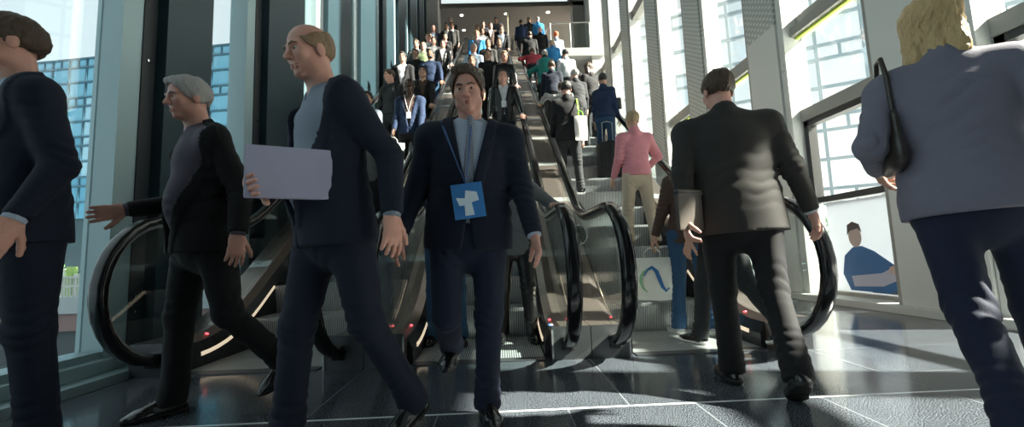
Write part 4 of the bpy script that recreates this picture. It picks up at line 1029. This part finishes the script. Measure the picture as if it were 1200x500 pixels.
# ---- escalator riders: (label, X, Y, heading, height, options)
def rider(label, X, Y, face, h=1.76, hand=None, hd=None, q=1, **k):
    y, z_ = snap(Y); loc = (X, y, z_); dn = 180-60 < face % 360 < 240
    arms = [('fk', 3, 7, 12), ('fk', 5, 7, 16)]; hands = [(.4, None), (.4, None)]
    if hand:       # world X of the rail held, metres ahead of the body
        hx, ah = hand; hy = y+(-ah if dn else ah); hz = zr(hy)+.075
        t = W2L(loc, face, (hx, hy, hz)); i = 0 if t[0] < 0 else 1
        slope = .62 if 4.4 < hy < 17 else 0.
        dl = W2L((0, 0, 0), face, (0, -1 if dn else 1, -slope if dn else slope)); nl = W2L((0, 0, 0), face, (0, -slope, -1))
        arms[i] = ('ik', tuple(t-nrm(dl)*.06+V(0, 0, .0)), ((1 if i else -1)*.6, -1, -.3)); hands[i] = (.45, (dl, nl))
    if hd: 
        for i, v in enumerate(hd):
            if v: arms[i] = v
    stance = k.pop('legs', ((3, 3, 5, 0), (-2, 3, 3, 0)))
    return person(label, loc, face, h, q, arms=tuple(arms), hands=tuple(hands), legs=stance, **k)
RL = {n_: (c-.665, c+.665) for n_, c in zip((1, 2, 3), EC)}
J = C['jeans']; SB = (shoeB, False)
g1, g2, g3 = 'people riding down the left escalator', 'people riding down the middle escalator', 'people riding up the right escalator'
r = {}
r['k0'] = rider('person in grey sleeves with a hand on the rail, lowest on the left escalator', -1.62, 5.1, 178, 1.74, hand=(RL[1][1], .35), skinm=sk['a'], hair=('short', hr['black']), top=C['grey'], lapel=False, trousers=C['black'], shoes=SB, group=g1, seed=20)
r['a'] = rider('dark-haired woman in grey sleeves near the slate wall on the left escalator', -1.98, 6.3, 180, 1.68, fem=True, skinm=sk['a'], hair=('full', hr['black']), top=C['steel'], lapel=False, trousers=C['dark'], shoes=SB, group=g1, seed=21)
r['b'] = rider('short-haired man in dark hooded top with a backpack, head turned aside', -1.93, 7.5, 200, 1.75, skinm=sk['b'], hair=('short', hr['brown']), head=(-30, 8, 0), top=C['dark'], lapel=False, trousers=C['dark'], shoes=SB, group=g1, seed=22)
r['c'] = rider('man in black jacket and pale scarf standing beside the slate wall', -2.08, 9.1, 180, 1.78, skinm=sk['a'], hair=('short', hr['black']), top=C['black'], shirt=C['white'], trousers=C['dark'], shoes=SB, group=g1, seed=23, vdrop=.1)
r['d'] = rider('dark-skinned man in navy jacket with a white lanyard badge', -1.42, 6.7, 180, 1.76, hand=(RL[1][1], .25), skinm=sk['d'], hair=('crop', hr['black']), top=C['blue'], shirt=C['brown'], trousers=C['black'], shoes=SB, group=g1, seed=24, vdrop=.14)
r['e'] = rider('man in open black jacket right behind the navy lanyard man', -1.42, 7.9, 176, 1.70, hand=(RL[1][1], .3), skinm=sk['a'], hair=('short', hr['black']), top=C['black'], shirt=C['brown'], trousers=C['dark'], shoes=SB, group=g1, seed=25)
r['f'] = rider('bearded man in a deep blue cardigan holding the handrail', -1.52, 9.5, 180, 1.76, hand=(RL[1][1], .3), skinm=sk['c'], hair=('short', hr['black']), beard=hr['black'], top=C['blue'], lapel=False, trousers=J, shoes=SB, group=g1, seed=26, wide=1.05)
r['g'] = rider('man in green shirt with a dark strap, halfway up the left escalator', -1.90, 10.7, 178, 1.75, skinm=sk['b'], hair=('crop', hr['sand']), top=C['green'], lapel=False, trousers=C['dark'], shoes=SB, group=g1, seed=27)
r['g2'] = rider('man in light grey shirt beside the green-shirted man', -2.16, 11.1, 184, 1.76, skinm=sk['b'], hair=('short', hr['brown']), top=C['grey'], lapel=False, trousers=C['dark'], shoes=SB, group=g1, seed=28)
r['m'] = rider('person in black with a white-marked jacket near the left escalator rail', -1.48, 11.5, 178, 1.66, hand=(RL[1][1], .3), skinm=sk['a'], hair=('full', hr['black']), top=C['leather'], shirt=C['white'], trousers=C['black'], shoes=SB, group=g1, seed=29)
r['h'] = rider('man in dark suit and white shirt above the green-shirted man', -2.02, 12.3, 180, 1.76, skinm=sk['b'], hair=('short', hr['sand']), top=C['navy'], shirt=C['white'], trousers=C['navy'], shoes=SB, group=g1, seed=30)
r['k'] = rider('woman in rose top and dark jacket, high on the left escalator', -1.60, 13.1, 182, 1.64, fem=True, skinm=sk['a'], hair=('full', hr['brown']), top=C['black'], shirt=C['pink'], trousers=C['dark'], shoes=SB, group=g1, seed=31)
r['i'] = rider('bald man in pale shirt and dark suit near the grey column', -2.16, 14.3, 178, 1.80, skinm=sk['b'], hair=('balding', hr['grey']), top=C['navy'], shirt=C['pale'], trousers=C['navy'], shoes=SB, group=g1, seed=32)
r['j'] = rider('dark-haired man in dark suit and open white collar by the top of the left escalator', -1.78, 14.9, 184, 1.76, skinm=sk['a'], hair=('short', hr['black']), top=C['dark'], shirt=C['white'], trousers=C['dark'], shoes=SB, group=g1, seed=33)
r['l'] = rider('grey-haired man in black suit and pale blue shirt at the top of the left escalator', -1.80, 16.5, 178, 1.84, skinm=sk['a'], hair=('full', hr['grey']), top=C['black'], shirt=C['pale'], trousers=C['black'], shoes=SB, group=g1, seed=34)
r['x1'] = rider('person in black hooded top between the green shirt and the blue cardigan', -1.95, 9.9, 182, 1.70, skinm=sk['a'], hair=('short', hr['brown']), top=C['black'], lapel=False, trousers=C['dark'], shoes=SB, group=g1, seed=90)
r['x2'] = rider('person in pale blue striped shirt next to the white-marked jacket', -1.80, 11.9, 178, 1.70, skinm=sk['b'], hair=('short', hr['brown']), top=C['stripe'], lapel=False, trousers=C['dark'], shoes=SB, group=g1, seed=91)
r['x3'] = rider('woman with black hair in wine red top high on the left escalator', -2.1, 13.1, 180, 1.66, fem=True, skinm=sk['a'], hair=('full', hr['black']), top=C['dark'], shirt=C['red'], trousers=C['dark'], shoes=SB, group=g1, seed=92)
r['x4'] = rider('man in white shirt and loosened jacket under the grey-haired man in black', -1.62, 15.5, 180, 1.74, skinm=sk['b'], hair=('short', hr['brown']), top=C['char'], shirt=C['white'], trousers=C['dark'], shoes=SB, group=g1, seed=93)
r['x5'] = rider('person in dark coat and grey trousers low on the left escalator by the wall', -2.12, 5.5, 184, 1.72, skinm=sk['a'], hair=('short', hr['brown']), top=C['dark'], lapel=False, hem=.15, trousers=C['grey'], shoes=SB, group=g1, seed=94)
badge('white lanyard badge on the man in navy jacket', r['d'], col=(.7, .74, .8), lan=(.75, .76, .78))
backpack('black backpack on the short-haired man in the hooded top', r['b'], C['black'])
a = r['a']; shopping_bag('crumpled pale grey carrier bag held by the rider near the left wall', (-1.62, 6.35, 2.58), .2, .36, .42, plain('bag_grey', (.42, .46, .44), .35, bump=.4, scale=8), plain('bag_grey', 0))
# middle escalator
r['q1'] = rider('person in jeans and dark sleeves behind the central man, hand on left rail', -.52, 3.75, 180, 1.72, hand=(RL[2][0], .22), skinm=sk['a'], hair=('short', hr['brown']), top=C['navy'], lapel=False, trousers=J, shoes=SB, group=g2, seed=40)
r['q2'] = rider('person in grey coat and black leather trousers, hand on right rail', .12, 3.95, 180, 1.74, hand=(RL[2][1], .3), skinm=sk['a'], hair=('short', hr['black']), top=C['grey'], lapel=False, hem=.12, trousers=C['leather'], shoes=SB, group=g2, seed=41)
r['P14'] = rider('bald man in dark leather jacket with a white badge on the middle escalator', .13, 7.1, 180, 1.78, hand=(RL[2][1], .3), skinm=sk['b'], hair=('crop', hr['brown']), top=C['leather'], shirt=C['white'], trousers=C['navy'], shoes=SB, group=g2, seed=42)
r['P15'] = rider('sandy-haired person in shiny black jacket leaning on the right rail', .20, 9.1, 180, 1.74, hand=(RL[2][1], .25), skinm=sk['b'], hair=('full', hr['sand']), head=(15, 12, 0), top=C['leather'], lapel=False, trousers=C['dark'], shoes=SB, group=g2, seed=43)
r['v'] = rider('person in long black coat standing in the middle of the middle escalator', -.16, 9.5, 180, 1.72, skinm=sk['a'], hair=('full', hr['black']), top=C['black'], lapel=False, hem=.3, trousers=C['black'], shoes=SB, group=g2, seed=44)
r['t'] = rider('dark-haired man in black, halfway up on the left of the middle escalator', -.50, 8.7, 180, 1.75, skinm=sk['c'], hair=('short', hr['black']), top=C['black'], lapel=False, trousers=C['dark'], shoes=SB, group=g2, seed=45)
r['s'] = rider('older man in pale blue shirt holding the left rail of the middle escalator', -.54, 10.1, 180, 1.74, hand=(RL[2][0], .3), skinm=sk['b'], hair=('short', hr['grey']), top=C['pale'], lapel=False, trousers=C['dark'], shoes=SB, group=g2, seed=46)
r['n'] = rider('man in navy jumper with bright blue sleeve, high on the middle escalator', -.55, 12.7, 180, 1.76, skinm=sk['b'], hair=('short', hr['sand']), top=C['bright'], shirt=C['navy'], vdrop=.2, trousers=C['dark'], shoes=SB, group=g2, seed=47, wide=1.1)
r['u'] = rider('person in dark jacket with a light blue bag strap beside the navy jumper man', .14, 11.5, 180, 1.68, skinm=sk['a'], hair=('full', hr['brown']), top=C['dark'], lapel=False, trousers=C['dark'], shoes=SB, group=g2, seed=48)
r['o'] = rider('woman with brown hair in light top behind the navy jumper man', -.40, 13.9, 180, 1.70, fem=True, skinm=sk['a'], hair=('full', hr['brown']), top=C['white'], lapel=False, trousers=C['dark'], shoes=SB, group=g2, seed=49)
r['r'] = rider('young man in pale waistcoat and dark sleeves near the top of the middle escalator', .26, 13.5, 180, 1.80, hand=(RL[2][1], .3), skinm=sk['a'], hair=('full', hr['black']), top=C['black'], shirt=C['steel'], vdrop=.2, trousers=C['dark'], shoes=SB, group=g2, seed=50)
r['p'] = rider('dark-haired woman in navy jacket, third from the top of the middle escalator', -.42, 15.9, 182, 1.72, fem=True, skinm=sk['a'], hair=('full', hr['black']), top=C['navy'], shirt=C['grey'], trousers=C['dark'], shoes=SB, group=g2, seed=51)
r['p2'] = rider('man in brown jacket just below the top of the middle escalator', -.12, 15.1, 178, 1.74, skinm=sk['b'], hair=('short', hr['brown']), top=C['brown'], shirt=C['white'], trousers=C['dark'], shoes=SB, group=g2, seed=52)
r['q'] = rider('black-haired man in blue jacket at the very top of the middle escalator', .10, 16.7, 180, 1.80, skinm=sk['a'], hair=('short', hr['black']), top=C['blue'], shirt=C['grey'], trousers=C['dark'], shoes=SB, group=g2, seed=53)
r['y1'] = rider('person in charcoal suit between the blue-sleeved man and the black coat', -.18, 11.1, 180, 1.72, skinm=sk['c'], hair=('short', hr['black']), top=C['char'], shirt=C['white'], trousers=C['char'], shoes=SB, group=g2, seed=95)
r['y2'] = rider('person in light brown jacket high on the left side of the middle escalator', -.60, 14.7, 180, 1.70, skinm=sk['a'], hair=('short', hr['sand']), top=C['beige'], lapel=False, trousers=C['dark'], shoes=SB, group=g2, seed=96)
r['y3'] = rider('person in navy suit right of centre high on the middle escalator', .26, 14.7, 180, 1.76, skinm=sk['b'], hair=('short', hr['grey']), top=C['navy'], shirt=C['white'], trousers=C['navy'], shoes=SB, group=g2, seed=97)
badge('white badge on the man in the leather jacket on the middle escalator', r['P14'], col=(.66, .7, .75), lan=(.6, .62, .66), w=.085, h=.115)
# right escalator, going up
UP = ((14, 2, 22, 2), (-6, 2, 8, 0))
r['P7'] = rider('person in brown coat and blue jeans carrying the white bag with a swirl', 1.76, 4.0, 4, 1.74, side=5, hd=(('fk', 2, 12, 8), None), skinm=sk['a'], hair=('short', hr['brown']), top=C['brown'], lapel=False, hem=.08, trousers=J, shoes=(shoeG, True), sole=soleW, group=None, seed=60, q=2)
r['P8'] = rider('person in pink shirt and beige trousers climbing the right escalator', 1.72, 5.1, -4, 1.70, skinm=sk['a'], hair=('short', hr['fair']), top=C['pink'], lapel=False, trousers=C['beige'], shoes=(shoeBr, False), group=None, seed=61, q=2, legs=((10, 3, 14, 0), (-6, 3, 6, 0)), hd=(('fk', 2, 10, 30), ('ik', (.30, .30, 1.06), (.6, -1, -.3))))
r['P9'] = rider('man in black suit carrying a white tote on his shoulder, seen from behind', 1.10, 6.3, 0, 1.78, skinm=sk['b'], hair=('short', hr['black']), top=C['black'], shirt=C['white'], trousers=C['dark'], shoes=SB, group=None, seed=62, q=2, hem=.03)
r['P10'] = rider('dark-haired woman in blue jacket with a suitcase, turning to the right', 1.90, 7.1, 35, 1.70, fem=True, skinm=sk['a'], hair=('short', hr['black']), head=(35, 0, 0), top=C['blue'], lapel=False, trousers=J, shoes=SB, group=g3, seed=63)
r['w'] = rider('person in striped grey shirt leaning on the left rail of the right escalator', 1.18, 7.5, 20, 1.60, hand=(RL[3][0], .25), lean=26, skinm=sk['a'], hair=('short', hr['brown']), top=C['stripe'], lapel=False, trousers=C['dark'], shoes=SB, group=g3, seed=64)
r['x'] = rider('dark-haired person in dark blue top above the striped-shirt person', 1.22, 8.5, 10, 1.66, lean=10, skinm=sk['a'], hair=('short', hr['brown']), top=C['navy'], lapel=False, trousers=C['dark'], shoes=SB, group=g3, seed=65)
r['grey'] = rider('woman in dark coat with brown hair beside the bright panels', 1.98, 8.3, -25, 1.66, fem=True, lean=6, skinm=sk['a'], hair=('long', hr['brown']), top=C['black'], lapel=False, hem=.1, trousers=C['dark'], shoes=SB, group=g3, seed=66)
r['grey2'] = rider('person with a grey cap and dark coat on the right side of the right escalator', 1.60, 7.7, -12, 1.64, lean=8, skinm=sk['a'], hair=('cap', hr['grey']), top=C['dark'], lapel=False, hem=.1, trousers=C['dark'], shoes=SB, group=g3, seed=67)
r['teal'] = rider('person in teal jacket halfway up the right escalator', 1.18, 9.3, 8, 1.66, lean=12, hand=(RL[3][0], .3), skinm=sk['a'], hair=('short', hr['black']), top=C['teal'], lapel=False, trousers=C['dark'], shoes=SB, group=g3, seed=68, wide=1.1)
r['white'] = rider('person in white jacket with dark hair on the right of the right escalator', 1.78, 9.9, -6, 1.68, lean=8, skinm=sk['a'], hair=('short', hr['black']), top=C['white'], lapel=False, trousers=C['dark'], shoes=SB, group=g3, seed=69)
r['stripe2'] = rider('person in black and white jacket above the teal jacket', 1.30, 10.3, 4, 1.64, lean=14, skinm=sk['a'], hair=('short', hr['grey']), top=C['steel'], lapel=False, trousers=C['dark'], shoes=SB, group=g3, seed=70)
r['red'] = rider('person in red jacket bent forward near the top of the right escalator', 1.08, 11.5, 6, 1.62, lean=30, hand=(RL[3][0], .35), skinm=sk['a'], hair=('short', hr['brown']), top=C['red'], lapel=False, trousers=C['dark'], shoes=SB, group=g3, seed=71, wide=1.15)
r['blue'] = rider('person in bright blue jacket under the orange-capped person', 1.75, 11.9, -4, 1.62, lean=10, skinm=sk['a'], hair=('short', hr['fair']), top=C['bright'], lapel=False, trousers=C['dark'], shoes=SB, group=g3, seed=72)
r['orange'] = rider('person in orange cap and pale blue jacket beside the landing rail', 1.98, 12.7, -6, 1.70, skinm=sk['a'], hair=('cap', C['orange']), top=C['pale'], lapel=False, trousers=C['dark'], shoes=SB, group=g3, seed=73)
r['bald'] = rider('bald person in black seen high on the right escalator', 1.62, 13.9, 0, 1.72, skinm=sk['b'], hair=('none', None), top=C['black'], lapel=False, trousers=C['dark'], shoes=SB, group=g3, seed=74)
r['blk'] = rider('person in black coat above the red jacket', 1.18, 13.1, 0, 1.72, lean=8, skinm=sk['a'], hair=('short', hr['brown']), top=C['black'], lapel=False, trousers=C['dark'], shoes=SB, group=g3, seed=75)
r['z1'] = rider('brown-haired person in blue and black at the top of the right escalator, left side', 1.12, 16.1, 8, 1.78, lean=6, skinm=sk['a'], hair=('full', hr['brown']), top=C['blue'], lapel=False, trousers=C['dark'], shoes=SB, group=g3, seed=76)
r['z2'] = rider('sandy-haired person in dark coat at the top of the right escalator', 1.48, 16.5, 0, 1.80, skinm=sk['a'], hair=('full', hr['sand']), top=C['dark'], lapel=False, trousers=C['dark'], shoes=SB, group=g3, seed=77)
r['z3'] = rider('bald man in blue jacket, furthest right at the top of the right escalator', 1.86, 16.9, -4, 1.82, skinm=sk['a'], hair=('balding', hr['grey']), top=C['bright'], lapel=False, trousers=C['dark'], shoes=SB, group=g3, seed=78)
# person hidden behind the broad man
person('person in dark trousers walking behind the broad man in charcoal', (1.78, 3.35, .010), -20, 1.70, 1, legs=((16, 2, 8, 2), (-16, 2, 26, -20)), skinm=sk['a'], hair=('short', hr['brown']), top=C['black'], lapel=False, trousers=C['dark'], shoes=(shoeB, True), sole=soleW, seed=80)
# carried things on the right escalator
a = r['P7']; w7 = to_world(a, a['AR'][0][2]+V(0, .03, -.18))
shopping_bag('white shopping bag with a blue and green swirl held by the person in jeans', (w7[0]-.04, w7[1]-.02, w7[2]-.02), -.35, .38, .40, plain('bag_white', (.78, .80, .76), .45, bump=.25, scale=7), plain('bag_white', 0), swirl=True)
a = r['P9']; w9 = to_world(a, a['N']+V(.17, -.14, -.32))
shopping_bag('white cloth tote with a lime green strap hanging behind the black suit', (w9[0], w9[1], w9[2]), .15, .20, .38, plain('tote_white', (.78, .76, .72), .8, bump=.2, scale=9), plain('strap_lime', (.30, .70, .05), .6), name='tote_bag')
lb = MB().tube([(w9[0]-.02, w9[1], w9[2]-.02), (w9[0]-.03, w9[1]-.01, w9[2]+.16), (w9[0]-.03, w9[1]+.07, w9[2]+.30), (w9[0]-.02, w9[1]+.16, w9[2]+.31)], .013, flat=.5).build('shoulder_band', plain('strap_lime', 0), None, True)
lb.parent = [o for o in COL.objects if o.name.startswith('tote_bag')][0]; lb.matrix_parent_inverse = Matrix.Translation(lb.parent.location).to_4x4().inverted() if False else (Matrix.LocRotScale(lb.parent.location, lb.parent.rotation_euler, None)).inverted()
suitcase('black hard-shell suitcase standing behind the woman in the blue jacket', (1.86, 6.72, 1.96), .1, plain('case_black', (.015, .016, .018), .3, bump=.1))
a = r['P10']; wb = to_world(a, a['P0']+V(.16, .08, .22))
sb = empty('shoulder_bag', tuple(wb), -.6); tag(sb, 'small black shoulder bag carried by the woman in the blue jacket', 'handbag')
MB().box(-.12, .12, -.05, .05, -.1, .1, .03).build('bag_body', C['leather'], sb, True); MB().tube([(-.1, 0, .08), (-.12, -.05, .35), (-.2, -.1, .42), (-.1, 0, .2)], .008).build('strap', C['leather'], sb, True)
backpack('teal and dark backpack on the person in the teal jacket', r['teal'], C['teal'])
